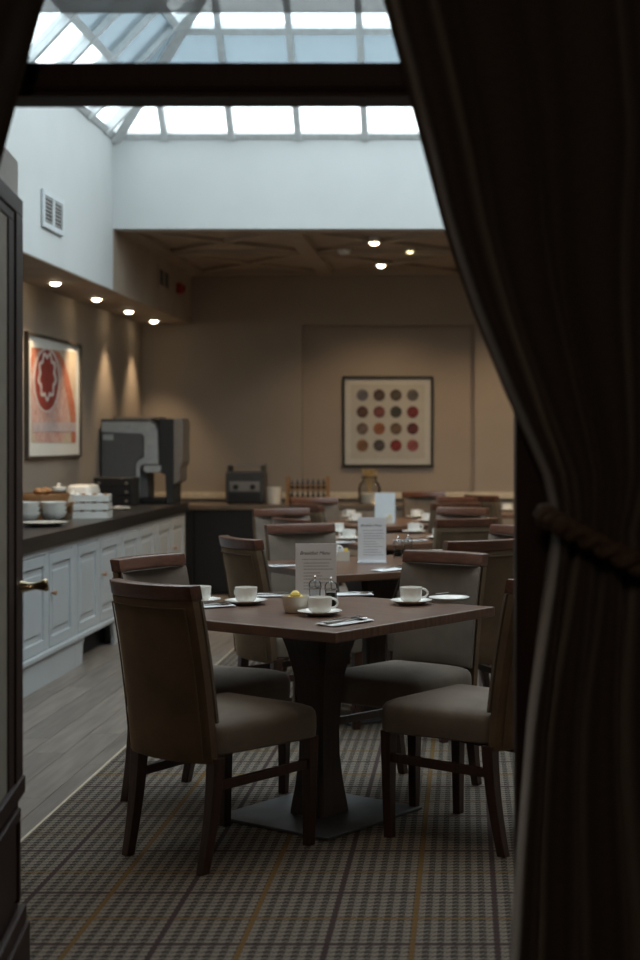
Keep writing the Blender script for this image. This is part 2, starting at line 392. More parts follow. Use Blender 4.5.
def fb(name, x0, x1, y0, y1, z0, z1, bev=.004):
    c = (DL + DR) / 2
    return boxo(name, 'dark_wood', fr, x0 - c, x1 - c, y0 - YD, y1 - YD, z0, z1, bev)
fb('jamb', DL - .09, DL, YD - .02, YF + .02, 0, 2.56); fb('jamb', DR, DR + .09, YD - .02, YF + .02, 0, 2.56)
fb('head', DL, DR, YD - .02, YF + .02, 2.50, 2.56)
fb('transom', DL, DR, YD, YF - .02, 2.122, 2.182)
fb('transom_bead', DL, DR, YD + .01, YF + .02, 2.112, 2.122, .002)
fb('transom_cap', DL, DR, YD - .008, YD, 2.128, 2.138, .002)
wn = tag(empty('window_2', ((DL + DR) / 2, 3.25, 2.182)), 'clear fanlight pane above the dark transom', 'fanlight', kind='structure')
boxo('pane', 'fanlight_glass', wn, -(DR - DL) / 2, (DR - DL) / 2, -.003, .003, 0, .318)
rb = empty('roller_blind', ((DL + DR) / 2, 3.285, 2.36))
boxo('cloth', 'blind_cloth', rb, -(DR - DL) / 2 + .005, (DR - DL) / 2 - .005, -.0008, .0008, -.044, .118)
boxo('hem_bar', 'blind_cloth', rb, -(DR - DL) / 2 + .005, (DR - DL) / 2 - .005, -.003, .003, -.049, -.044)
MB().tube([(-(DR - DL) / 2 + .005, 0, .128), ((DR - DL) / 2 - .005, 0, .128)], .011, 10).build('roller', 'blind_cloth', rb, smooth=True)
tag(rb, 'pale grey roller blind at the top of the fanlight', 'blind')
# foyer behind the camera, closed; the doorway and an added unseen lamp light it
tag(boxo('floor', 'foyer_wall', None, -2.2, 1.9, -2.5, YF, -.12, 0), 'dark foyer floor before the doorway', 'floor', kind='structure')
tag(boxo('ceiling', 'foyer_wall', None, -2.35, 2.05, -2.65, YD, ZC, ZC + .12), 'dark foyer ceiling', 'ceiling', kind='structure')
tag(boxo('wall_foyer_left', 'foyer_wall', None, -2.35, -2.2, -2.5, YD, 0, ZC), 'dark foyer wall left of the doorway', 'wall', kind='structure')
tag(boxo('wall_foyer_right', 'foyer_wall', None, 1.9, 2.05, -2.5, YD, 0, ZC), 'dark foyer wall right of the doorway', 'wall', kind='structure')
tag(boxo('wall_foyer_rear', 'foyer_wall', None, -2.35, 2.05, -2.65, -2.5, 0, ZC), 'dark foyer wall far behind the doorway', 'wall', kind='structure')
ld = bpy.data.lights.new('foyer_fill', 'POINT'); ld.energy = FOYER_FILL_W; ld.color = (1, .78, .6); ld.shadow_soft_size = .25  # added lamp out of view, lifts the camera side of the curtains
fx = empty('added_foyer_lamp', (-.3, -1.2, ZC))
MB().lathe([(.09, 0), (.10, -.006), (.10, -.02), (.002, -.02)], 24).build('mount_plate', 'dark_wood', fx, smooth=True)
MB().lathe([(.16, -.021), (.17, -.03), (.15, -.07), (.09, -.10), (.002, -.11)], 28).build('glass_shade', 'candle_glow', fx, smooth=True)
tag(fx, 'added dim round ceiling lamp, unseen in the dark foyer behind the camera', 'lamp')
lo = bpy.data.objects.new('foyer_fill', ld); COL.objects.link(lo); lo.parent = fx; lo.location = (0, 0, -.4)

def door(name, label, hx, hy, ang, mirror):
    """leaf from the hinge along local +x; the room-centre face is local -y * mirror"""
    d = tag(empty(name, (hx, hy, 0), ang), label, 'door', kind='structure')
    Wd, m = .60, mirror
    def B(n, mt, x0, x1, d0, d1, z0, z1, bev=.003, par=None):
        a, b = sorted((d0 * m, d1 * m)); return boxo(n, mt, par or d, x0, x1, a, b, z0, z1, bev)
    B('leaf', 'dark_wood', 0, Wd, 0, .045, .012, 2.002)
    B('top_rail', 'grey_paint', 0, Wd - .002, 0, .045, 2.002, 2.104)
    for (x0, x1, z0, z1) in ((.0, Wd, 1.956, 2.002), (Wd - .11, Wd, .50, 1.956), (0, .11, .50, 1.956)):
        B('architrave', 'dark_wood', x0, x1, -.012, 0, z0, z1)
    for (x0, x1, z0, z1) in ((.11, Wd - .11, 1.931, 1.956), (Wd - .20, Wd - .11, .50, 1.931), (.11, .20, .50, 1.931)):
        B('bead', 'dark_wood', x0, x1, -.007, 0, z0, z1)
    B('upper_panel', 'cream_panel', .20, Wd - .20, -.003, 0, .50, 1.947, 0)
    B('lock_rail', 'dark_wood', 0, Wd, -.018, 0, .455, .50)
    B('lower_panel', 'dark_wood', .09, Wd - .09, -.010, 0, .20, .40, .008)
    for (x0, x1, z0, z1) in ((.06, Wd - .06, .40, .43), (Wd - .09, Wd - .06, .19, .40), (.06, .09, .19, .40)):
        B('panel_moulding', 'dark_wood', x0, x1, -.016, 0, z0, z1, .004)
    B('kickboard', 'dark_wood', 0, Wd, -.030, 0, .012, .12); B('kickboard_moulding', 'dark_wood', 0, Wd, -.022, 0, .12, .165, .006)
    k = MB(); pts = [(Wd - .035, -.012 * m, .995), (Wd - .035, -.035 * m, .995), (Wd - .035, -.05 * m, .997), (Wd - .037, -.075 * m, .999), (Wd - .037, -.08 * m, 1.0)]
    k.tube(pts, [.016, .010, .010, .017, .014], 14); kn = k.build('knob', 'aged_brass', d, smooth=True); kn['label'] = 'polished metal door knob'
    return d
door('door_1', 'open dark panelled door with metal knob at the left edge', -1.085, YF + .03, R(98), 1)
door('door_2', 'open dark door half hidden behind the right curtain', DR + .045, YF + .03, R(82), -1)

# ------------------------------------------------------------------ curtains
EDGE = [(2.60, -.255), (2.256, -.16), (2.046, -.104), (1.804, -.04), (1.656, .010), (1.456, .090), (1.296, .160), (1.19, .178), (1.056, .160), (.816, .130), (.556, .110), (.336, .096), (.012, .082)]
TRAIL = [(2.60, .95), (2.0, .86), (1.5, .62), (1.19, .44), (.9, .50), (.4, .62), (.012, .66)]
def lerp(tab, z):
    for (z0, a), (z1, b) in zip(tab, tab[1:]):
        if z <= z0 and z >= z1: return a + (b - a) * (z0 - z) / (z0 - z1)
    return tab[0][1] if z > tab[0][0] else tab[-1][1]
def curtain(name, label, mirror):
    NA, NZ = 150, 46; rings = []; cx = -.515
    for j in range(NZ + 1):
        z = 2.60 - (2.588) * j / NZ; x0, x1 = lerp(EDGE, z), lerp(TRAIL, z)
        squeeze = math.exp(-((z - 1.19) / .30) ** 2); row = []
        for i_ in range(NA + 1):
            a = i_ / NA; aa = a ** (1.0 + .25 * (1 - squeeze))
            ph = 2 * math.pi * (6.2 * a + .25 * math.sin(5 * a + 1)) + .35 * math.sin(2.2 * z)
            amp = (.042 + .018 * math.sin(9 * a + 1.7) + (.012 if z < 1.19 else 0)) * (1 - .35 * squeeze) * (1 if z > 1.19 else 1.05)
            f_ = math.sin(ph); f_ = math.copysign(abs(f_) ** .75, f_)
            bulge = -.045 * squeeze * math.sin(math.pi * a)
            x = x0 + (x1 - x0) * aa + .012 * math.cos(ph) * (1 - squeeze) * min(1, 8 * a)
            y = 3.04 + amp * f_ + bulge - .02
            row.append((x if not mirror else 2 * cx - x, y, z))
        rings.append(row)
    o = MB().loft(rings, cap=False, closed=False).build(name, 'curtain', None, smooth=True, solid=.004)
    for p in o.data.polygons: p.use_smooth = True
    return tag(o, label, 'curtain', 'doorway curtains')
curtain('curtain', 'long dark brown curtain tied back at the right of the doorway', False)
curtain('curtain', 'dark brown curtain edge in the top left corner', True)
def tieback(label, mirror):
    t = empty('curtain_tieback', ((.31 if not mirror else -1.32), 3.0, 1.15)); sg = -1 if mirror else 1
    for st in range(2):
        pts = []; rad = []
        for i_ in range(120):
            a = 2 * math.pi * i_ / 120; x = .152 * math.cos(a); y = -.03 + .115 * math.sin(a)
            tw = a * 14 + st * math.pi
            pts.append((sg * (x + .010 * math.cos(tw) * math.cos(a)), y + .010 * math.cos(tw) * math.sin(a), -.5 * x + .012 * math.sin(tw)))
            rad.append(.0125 + .004 * max(0, math.sin(a * 7)) ** 4)
        MB().tube(pts, rad, 8, closed=True).build('cord_strand', 'rope', t, smooth=True)
    MB().tube([(sg * .15, .0, -.075), (sg * .2, .1, -.085), (sg * .22, .19, -.08)], .011, 8).build('cord_end', 'rope', t, smooth=True)
    tag(t, label, 'tieback', 'curtain tiebacks')
tieback('twisted brown rope tieback gathering the right curtain', False)
tieback('twisted brown rope tieback gathering the left curtain', True)
rd = MB().tube([(-2.05, 3.03, 2.63), (1.05, 3.03, 2.63)], .018, 12).build('curtain_rod', 'dark_wood', None, smooth=True)
tag(rd, 'dark curtain rod above the doorway', 'curtain rod')
for X in (-1.95, .95): MB().box(X - .012, X + .012, 3.03, YD, 2.61, 2.65).build('bracket', 'dark_wood', rd)

# ------------------------------------------------------------------ chair
def rrect(wf, wr, y0, y1, r, z, n=5, ins=0.):
    """rounded trapezoid ring: front width wf at y1, rear width wr at y0"""
    pts = []
    for (cx, cy, a0) in ((wf / 2 - r, y1 - r, 0), (-(wf / 2 - r), y1 - r, 90), (-(wr / 2 - r), y0 + r, 180), (wr / 2 - r, y0 + r, 270)):
        for k in range(n + 1):
            a = R(a0 + 90 * k / n); pts.append((cx + (r - ins) * math.cos(a), cy + (r - ins) * math.sin(a), z))
    return pts
def make_chair():
    c = empty('dining_chair')
    # seat: padded block with crowned top
    rings = []
    for z, ins in ((.365, .012), (.372, .002), (.40, 0), (.435, 0), (.453, .004), (.466, .014)):
        rings.append(rrect(.475, .41, -.215, .240, .05, z, ins=ins))
    base = rrect(.475, .41, -.215, .240, .05, .466, ins=.014); cx, cy = 0, .02
    for t, z in ((.90, .476), (.75, .485), (.5, .493), (.25, .497), (.05, .498)):
        rings.append([(cx + (p[0] - cx) * t, cy + (p[1] - cy) * t, z) for p in base])
    MB().loft(rings).build('seat', 'seat_fabric', c, smooth=True)
    # backrest shell: concave in plan, leaning back
    def yb(z): t = (z - .34) / .56; return -.200 - .045 * t - .042 * t * t
    def wb_(z): return .198 - .003 * (z - .34) / .56
    def shell(z0, z1, y_in, y_out, wscale=1., nz=10, nx=12, rnd=.012):
        rings = []
        zs = [(z0, rnd), (z0 + rnd * .3, rnd * .3), (z0 + rnd, 0)] + [(z0 + rnd + (z1 - z0 - 2 * rnd) * k / nz, 0) for k in range(1, nz)] + [(z1 - rnd, 0), (z1 - rnd * .3, rnd * .3), (z1, rnd)]
        for z, e in zs:
            hw = wb_(z) * wscale - e * .5; ring = []
            for q in range(nx + 1):
                s_ = -1 + 2 * q / nx; ring.append((s_ * hw, yb(z) + y_in - e - .040 * (1 - s_ * s_), z))
            for q in range(nx, -1, -1):
                s_ = -1 + 2 * q / nx; rr = .010 if q in (0, nx) else 0
                ring.append((s_ * hw, yb(z) + y_out + e + rr - .040 * (1 - s_ * s_), z))
            rings.append(ring)
        return MB().loft(rings)
    bo = shell(.345, .870, .0, -.036, rnd=.005).build('backrest', 'velvet', c, smooth=True)
    shell(.47, .869, .020, .0005, .985, rnd=.006).build('back_pad', 'seat_fabric', c, smooth=True)
    shell(.870, .918, .017, -.038, 1.005, 3, 12, .004).build('top_rail', 'rail_wood', c, smooth=True)
    pp = []
    for sgn in (-1, 1):
        pts = [(sgn * (wb_(z) - .020), yb(z) - .039 - .040 * (1 - (1 - .020 / wb_(z)) ** 2), z) for z in [.36 + .05 * k for k in range(10)] + [.845]]
        MB().tube(pts, .0028, 6).build('piping', 'piping', bo, smooth=True)
    z = .845; pts = [(s_ * (wb_(z) - .02), yb(z) - .039 - .04 * (1 - s_ * s_ * .82), z) for s_ in [-1 + .2 * k for k in range(11)]]
    MB().tube(pts, .0028, 6).build('piping', 'piping', bo, smooth=True)
    def leg(p0, p1, p2, a0, a1):
        rings = []
        for k in range(7):
            t = k / 6; x = (1 - t) ** 2 * p0[0] + 2 * t * (1 - t) * p1[0] + t * t * p2[0]
            y = (1 - t) ** 2 * p0[1] + 2 * t * (1 - t) * p1[1] + t * t * p2[1]; z = (1 - t) ** 2 * p0[2] + 2 * t * (1 - t) * p1[2] + t * t * p2[2]
            a = (a0 + (a1 - a0) * t) / 2; rings.append([(x - a, y - a, z), (x + a, y - a, z), (x + a, y + a, z), (x - a, y + a, z)])
        return MB().loft(rings).build('leg', 'chair_wood', c, bevel=.003)
    for sg in (-1, 1):
        leg((sg * .185, -.200, .362), (sg * .185, -.205, .2), (sg * .182, -.252, .0), .044, .032)
        leg((sg * .208, .208, .372), (sg * .208, .208, .2), (sg * .206, .205, .0), .042, .030)
        MB().beam((sg * .184, -.202, .268), (sg * .207, .196, .278), .020, .030).build('stretcher', 'chair_wood', c, bevel=.002)
    return c
proto = make_chair()
GR = 'upholstered dining chairs'
CH = [ # x, y, facing deg, label
 (-.819, 5.059, 52, 'brown velvet dining chair nearest the camera, back turned, left of the nearest table'),
 (-.985, 5.76, -28, 'dining chair with grey front showing, behind the nearest brown chair beside the counter'),
 (.025, 5.245, 145, 'dining chair seen side on at the lower right, beside the dark door jamb'),
 (-.245, 5.88, 236, 'grey fronted dining chair facing the camera across the nearest table'),
 (-.80, 7.195, 32, 'brown backed dining chair left of the second table, beyond the coffee cup'),
 (-.765, 7.90, 297, 'wide grey fronted dining chair behind the left side of the second table'),
 (-.065, 7.13, 120, 'brown backed dining chair just behind the grey chair right of the nearest table'),
 (.01, 7.805, 212, 'grey fronted dining chair partly cut off by the right door jamb at the second table'),
 (-.77, 8.915, 35, 'dark backed dining chair at the near left side of the third table'),
 (-1.095, 9.75, 297, 'grey fronted dining chair at the far left side of the third table'),
 (-.115, 9.02, 115, 'dark backed dining chair at the near right side of the third table'),
 (-.17, 9.87, 238, 'grey fronted dining chair with reddish top rail at far right of the third table'),
 (-.88, 10.845, 35, 'dark backed dining chair at the near left of the farthest row table with blank card'),
 (-1.06, 11.58, 297, 'brown fronted dining chair with orange rail before the bottle rack'),
 (-.205, 11.15, 118, 'dark backed dining chair at the near right of the table with blank card'),
 (-.245, 11.8, 232, 'dining chair with orange lit rail at far right of the table with blank card'),
 (.36, 12.62, 40, 'dark backed dining chair at the small far right table'),
 (-.265, 12.98, 290, 'brown dining chair nearest the back wall below the framed circles'),
]
for k, (x, y, a, lb) in enumerate(CH):
    c = proto if k == 0 else dup(proto)
    c.location = (x, y, .001); c.rotation_euler = (0, 0, R(a - 90)); tag(c, lb, 'chair', GR)

# ------------------------------------------------------------------ tables
def make_table():
    t = empty('dining_table'); S = .465
    MB().box(-S, S, -S, S, .715, .75).build('tabletop', 'table_wood', t, bevel=.004)
    prof = [(.152, .712), (.140, .67), (.114, .60), (.092, .52), (.078, .42), (.071, .32), (.073, .22), (.085, .12), (.100, .04), (.104, .012)]
    rings = [[(a, a, z), (-a, a, z), (-a, -a, z), (a, -a, z)] for a, z in prof]
    rings = []
    for a, z in prof:
        a *= .80; rings.append([(a, a * .8, z), (a * .8, a, z), (-a * .8, a, z), (-a, a * .8, z), (-a, -a * .8, z), (-a * .8, -a, z), (a * .8, -a, z), (a, -a * .8, z)])
    MB().loft(rings).build('pedestal', 'table_leg_wood', t)
    MB().box(-.27, .27, -.27, .27, .002, .012).build('base_plate', 'steel_plate', t, bevel=.002)
    return t
tp = make_table()
TB = [(-.535, 5.51, 55 - 90, 'nearest square brown wooden dining table on a flared pedestal'),
      (-.47, 7.57, 33, 'second dining table from the camera, behind the first breakfast card'),
      (-.45, 9.52, 33, 'third dining table from the camera, before the blank card table'),
      (-.58, 11.42, 33, 'dining table with the blank white card, last in the row'),
      (.74, 13.05, 0, 'small dining table by the back wall beside the right door jamb')]
for k, (x, y, a, lb) in enumerate(TB):
    t = tp if k == 0 else dup(tp)
    t.location = (x, y, 0.001); t.rotation_euler = (0, 0, R(a)); tag(t, lb, 'table', 'square dining tables')
ZT = .752

# ------------------------------------------------------------------ crockery and table things
def make_cup():
    c = empty('coffee_cup')
    prof = [(.020, .0), (.026, .001), (.032, .004), (.0385, .010), (.0410, .018), (.0425, .040), (.0430, .057), (.0415, .0575), (.0405, .040), (.039, .020), (.034, .011), (.020, .007), (.002, .006)]
    MB().lathe(prof, 28).build('cup_body', 'porcelain', c, smooth=True)
    pts = [(.041 + .022 * math.sin(a) * (1.0), 0, .034 + .017 * math.cos(a)) for a in [math.pi * k / 10 for k in range(11)]]
    MB().tube(pts, .0042, 8).build('handle', 'porcelain', c, smooth=True); return c
def make_saucer(n='saucer'):
    prof = [(.030, .0), (.045, .001), (.052, .004), (.070, .011), (.080, .015), (.0805, .0165), (.070, .014), (.050, .0075), (.034, .006), (.002, .006)]
    return MB().lathe(prof, 36).build(n, 'porcelain', None, smooth=True)
cup0, sau0 = make_cup(), make_saucer(); cu, su = [0], [0]
def cup(px, py, desc, ha=0., saucer=True, z=ZT, on=None):
    x, y = on or at(px, py, z)
    if saucer:
        s = sau0 if su[0] == 0 else sau0.copy()
        if su[0]: COL.objects.link(s)
        su[0] += 1; s.location = (x, y, z); tag(s, 'white saucer under the ' + desc.replace('cup just behind the rail of','cup behind'), 'saucer', 'saucers'); z += .0065
    c = cup0 if cu[0] == 0 else dup(cup0)
    cu[0] += 1; c.location = (x, y, z + .001); c.rotation_euler = (0, 0, R(ha)); tag(c, 'white coffee cup, ' + desc, 'cup', 'coffee cups')
# table 1
cup(246, 604, 'cup left of the butter bowl on the nearest table', 140)
cup(320, 615, 'cup in front of the pepper mill on the nearest table', 10)
cup(411, 604, 'cup with visible handle at the right of the nearest table', 0)
cup(200, 603, 'cup mostly hidden behind the nearest chair back', 180)
# table 2
cup(436, 563, 'cup just behind the rail of the grey chair on the second table', 20)
cup(331, 557, 'cup hidden behind the first breakfast card', 20)
# table 3
cup(338, 533, 'rear cup of the pair at left of the third table', 200)
cup(349, 540, 'front cup of the pair at left of the third table', 200)
cup(414, 533, 'cup on a saucer at the middle right of the third table', 20)
cup(439, 539, 'rightmost cup on the third table', 20)
# table 4
cup(350, 518, 'rear cup of the pair left of the blank card', 160)
cup(356, 522, 'front cup of the pair left of the blank card', 160)
cup(416, 518, 'rear cup right of the blank card', 20)
cup(427, 522, 'front cup right of the blank card', 20)
cup(507, 511, 'cup on the far small table by the right jamb', 20)
# plate with a knife on table 1
def lathe_obj(name, m, prof, px=None, py=None, z=ZT, label='', cat='', xy=None, group=None, n=32):
    o = MB().lathe(prof, n).build(name, m, None, smooth=True); x, y = xy or at(px, py, z); o.location = (x, y, z); return tag(o, label, cat, group)
lathe_obj('side_plate', 'porcelain', [(.045, 0), (.05, .002), (.056, .006), (.078, .014), (.080, .016), (.060, .010), (.05, .006), (.002, .005)], 449, 601, ZT, 'small white side plate right of the cup on the nearest table', 'plate')

# cutlery
def make_spoon():
    m = MB(); rings = []
    for y, hw, z in ((-.085, .004, .004), (-.083, .0055, .003), (-.02, .003, .006), (.03, .0025, .008), (.042, .006, .006), (.052, .0125, .003), (.066, .0145, .002), (.080, .011, .003), (.088, .004, .005)):
        rings.append([(-hw, y, z + .001), (0, y, z - .001 - hw * .15), (hw, y, z + .001), (0, y, z + .0012 - hw * .1)])
    return m.loft(rings).build('spoon', 'cutlery_steel', None, smooth=True)
def make_knife():
    m = MB(); rings = []
    for y, hw in ((-.1, .006), (-.09, .0075), (-.01, .0055), (0, .007), (.06, .009), (.09, .007), (.104, .002)):
        rings.append([(-hw, y, .001), (hw, y, .001), (hw * .9, y, .0035), (-hw * .9, y, .0035)])
    return m.loft(rings).build('knife', 'cutlery_steel', None)
def make_fork():
    m = MB(); rings = []
    for y, hw, z in ((-.09, .006, .002), (-.02, .003, .005), (.03, .003, .007), (.045, .010, .004), (.056, .0115, .003)):
        rings.append([(-hw, y, z), (hw, y, z), (hw, y, z + .0022), (-hw, y, z + .0022)])
    m.loft(rings)
    for k in range(4):
        x = -.0095 + .00635 * k; m.loft([[(x - .0018, y, z), (x + .0018, y, z), (x + .0018, y, z + .002), (x - .0018, y, z + .002)] for y, z in ((.055, .003), (.075, .004), (.094, .007))])
    return m.build('fork', 'cutlery_steel', None)
def make_napkin():
    n = MB(); N = 10
    for lay in range(2):
        o = len(n.v); vs = []; z0 = .0 + lay * .0022
        for a in range(N + 1):
            for b in range(N + 1):
                x = -.045 + .09 * a / N + lay * .004; y = -.10 + .20 * b / N - lay * .006
                vs.append((x, y, z0 + .0008 + .0022 * math.sin(a * .5 + lay) * math.sin(b * .35 + lay) * (1 if lay == 1 else .2)))
        n.add(vs, [(a * (N + 1) + b, (a + 1) * (N + 1) + b, (a + 1) * (N + 1) + b + 1, a * (N + 1) + b + 1) for a in range(N) for b in range(N)])
    return n.build('napkin', 'linen', None, smooth=True, solid=.0010)
PR = {'spoon': make_spoon(), 'knife': make_knife(), 'fork': make_fork(), 'napkin': make_napkin()}; used = set()
def put(kind, px, py, deg, label, dz=0., xy=None):
    p = PR[kind]; o = p if kind not in used else p.copy()
    if kind in used: COL.objects.link(o)
    used.add(kind); x, y = xy or at(px, py, ZT); o.location = (x, y, ZT + dz); o.rotation_euler = (0, 0, R(deg)); tag(o, label, kind, kind + 's on the tables'); return o
def setting(px, py, deg, where, kinds=('fork', 'knife', 'spoon')):
    put('napkin', px, py, deg, 'folded white napkin ' + where, .0015)
    x, y = at(px, py, ZT); c, s = math.cos(R(deg)), math.sin(R(deg))
    for k, kd in enumerate(kinds):
        off = (-.026, 0, .026)[k] if len(kinds) == 3 else (-.018, .018)[k]
        put(kd, 0, 0, deg + (-4, 0, 4)[k], kd + ' lying on the napkin ' + where, .0068, (x + c * off, y + s * off))
setting(345, 623, -38, 'at the near corner of the nearest table')
setting(207, 607, -62, 'behind the nearest chair, left of the first cup')
setting(276, 596, -80, 'left of the first breakfast card', ('fork', 'knife'))
setting(348, 595, -80, 'right of the first breakfast card', ('knife', 'spoon'))
put('spoon', 446, 599, -70, 'spoon lying across the white side plate', .018)
setting(391, 570, -35, 'below the second breakfast card on the second table', ('fork', 'spoon'))
setting(290, 566, -60, 'at the left end of the second table', ('fork', 'knife'))
setting(411, 541, -60, 'in the middle of the third table', ('fork', 'knife'))
setting(338, 543, -60, 'at the left of the third table', ('fork', 'spoon'))

# butter bowl
bx, by = at(294, 613, ZT)
lathe_obj('butter_bowl', 'cream_porcelain', [(.032, 0), (.036, .002), (.042, .02), (.0485, .055), (.049, .06), (.046, .06), (.040, .03), (.034, .010), (.002, .008)], z=ZT, xy=(bx, by + .03), label='small cream bowl of butter beside the cup', cat='bowl')
for k, (dx, dy, dz, rz) in enumerate(((-.012, -.01, .046, 20), (.014, .004, .050, 70), (.0, .016, .053, 120), (.003, -.004, .063, 40))):
    m = MB(); rings = []
    for q in range(9):
        a = math.pi * q / 8; r = .003 + .014 * math.sin(a); rings.append([(-.022 + .044 * q / 8, r * math.cos(b), r * .7 * math.sin(b) + .004 * math.sin(a)) for b in [2 * math.pi * w_ / 8 for w_ in range(8)]])
    o = m.loft(rings).build('butter_curl', 'butter', None, smooth=True); o.location = (bx + dx, by + .03 + dy, ZT + dz); o.rotation_euler = (.2, .1, R(rz))
    tag(o, ('left', 'right', 'rear', 'topmost')[k] + ' yellow butter curl in the small cream bowl', 'butter', 'butter curls in the bowl')

# salt and pepper mills
def shaker(px, py, fill, fl_h, label, sc=1., z=ZT):
    x, y = at(px, py, z); t = empty('condiment_mill', (x, y, z)); t.scale = (sc,) * 3
    MB().lathe([(.021, 0), (.022, .002), (.0205, .012), (.019, .035), (.0195, .055), (.021, .062), (.0195, .062), (.0175, .035), (.019, .012), (.002, .006)], 24).build('glass_body', 'jar_glass', t, smooth=True)
    MB().lathe([(.016, .007), (.0178, .012), (.0168, fl_h), (.002, fl_h + .002)], 20).build('filling', fill, t, smooth=True)
    MB().lathe([(.0215, .0625), (.022, .066), (.0215, .078), (.016, .086), (.006, .090), (.002, .0905)], 24).build('cap', 'jar_glass', t, smooth=True)
    MB().lathe([(.0025, .0635), (.003, .080), (.0025, .088)], 10).build('spindle', 'cutlery_steel', t, smooth=True)
    MB().lathe([(.0222, .0612), (.0226, .0622), (.0226, .066), (.0222, .067)], 24).build('collar', 'cutlery_steel', t, smooth=True)
    MB().lathe([(.003, .0905), (.0035, .096), (.005, .099), (.003, .104), (.001, .105)], 12).build('cap_knob', 'cutlery_steel', t, smooth=True)
    tag(t, label, 'condiment mill', 'salt and pepper mills')
shaker(315, 606, 'salt', .03, 'glass salt mill with steel cap before the first breakfast card', 1.1)
shaker(331, 608, 'pepper', .050, 'glass pepper mill with dark peppercorns and steel cap on the nearest table', 1.1)
shaker(398, 558, 'pepper', .040, 'pepper mill right of the second breakfast card', 1.1)
shaker(408, 556, 'salt', .03, 'salt mill beside the grey chair on the second table', 1.1)

# menu cards in acrylic stands
def text_mesh(s, size, name, m, parent, loc, shear=.35, align='LEFT'):
    cu_ = bpy.data.curves.new(name, 'FONT'); cu_.body = s; cu_.size = size; cu_.shear = shear; cu_.extrude = .0002; cu_.align_x = align
    tmp = bpy.data.objects.new(name, cu_); COL.objects.link(tmp); dg = bpy.context.evaluated_depsgraph_get()
    me = bpy.data.meshes.new_from_object(tmp.evaluated_get(dg)); bpy.data.objects.remove(tmp)
    me.materials.clear(); me.materials.append(MATS[m]); o = bpy.data.objects.new(name, me); COL.objects.link(o); o.parent = parent
    o.location = loc; o.rotation_euler = (R(90), 0, 0); return o
def menu(px, py, wd, ht, deg, label, m='paper', text=True, base='acrylic'):
    x, y = at(px, py, ZT); t = empty('menu_card', (x, y, ZT), R(deg))
    boxo('stand_base', base, t, -wd / 2 - .004, wd / 2 + .004, -.03, .03, 0, .006, .001)
    c = boxo('card', m, t, -wd / 2, wd / 2, -.0015, .0015, .0065, ht)
    if text:
        text_mesh('Breakfast Menu', wd * .118, 'heading', 'ink', c, (-wd * .40, -.0018, ht * .80))
        z = ht * .71; k = 0; r_ = random.Random(int(px))
        while z > ht * .12:
            ln = wd * (.40 + .35 * r_.random()) if k % 3 else wd * .72
            x0 = -wd * .30 if k else -wd * .34
            row = MB(); a = x0
            while a < x0 + ln - .004:
                b = min(a + .004 + .008 * r_.random(), x0 + ln); row.box(a, b, -.0019, -.0015, z, z + .0026); a = b + .0022
            row.build('text_line', 'grey_ink', c); z -= ht * (.055 if k % 3 else .068); k += 1
    return tag(t, label, 'menu card', 'menu cards')
menu(316, 599, .160, .218, 3, 'printed breakfast menu card standing on the nearest table')
menu(372, 563, .143, .232, 4, 'printed breakfast menu card standing on the second table')
menu(385, 523, .153, .228, 2, 'blank pale blue card standing on the far table', 'paper_blue', False)
# small caddies of sachets
def caddy(px, py, label):
    x, y = at(px, py, ZT); t = empty('sachet_caddy', (x, y, ZT), R(8))
    m = MB().box(-.033, .033, -.025, .025, 0, .004).box(-.033, .033, -.025, -.021, .004, .05).box(-.033, .033, .021, .025, .004, .05).box(-.033, -.029, -.021, .021, .004, .05).box(.029, .033, -.021, .021, .004, .05)
    m.build('box', 'cream_porcelain', t)
    tag(t, label, 'caddy', 'sachet caddies')
    for k, (c, dx, lb) in enumerate((('linen', -.018, 'white'), ('linen', -.004, 'white'), ('butter', .012, 'yellow'))):
        o = boxo('sachet', c, None, -.011, .011, -.002, .002, 0, .062); o.location = (x + dx, y + .004 * k - .004, ZT + .0045); o.rotation_euler = (R(5), 0, R(10 * k))
        tag(o, ('left ', 'middle ', '')[k] + lb + ' paper sachet in the ' + label, 'sachet', 'paper sachets')
caddy(343, 561, 'cream sachet caddy left of the second breakfast card')
caddy(388, 523.5, 'cream sachet caddy before the blank card')

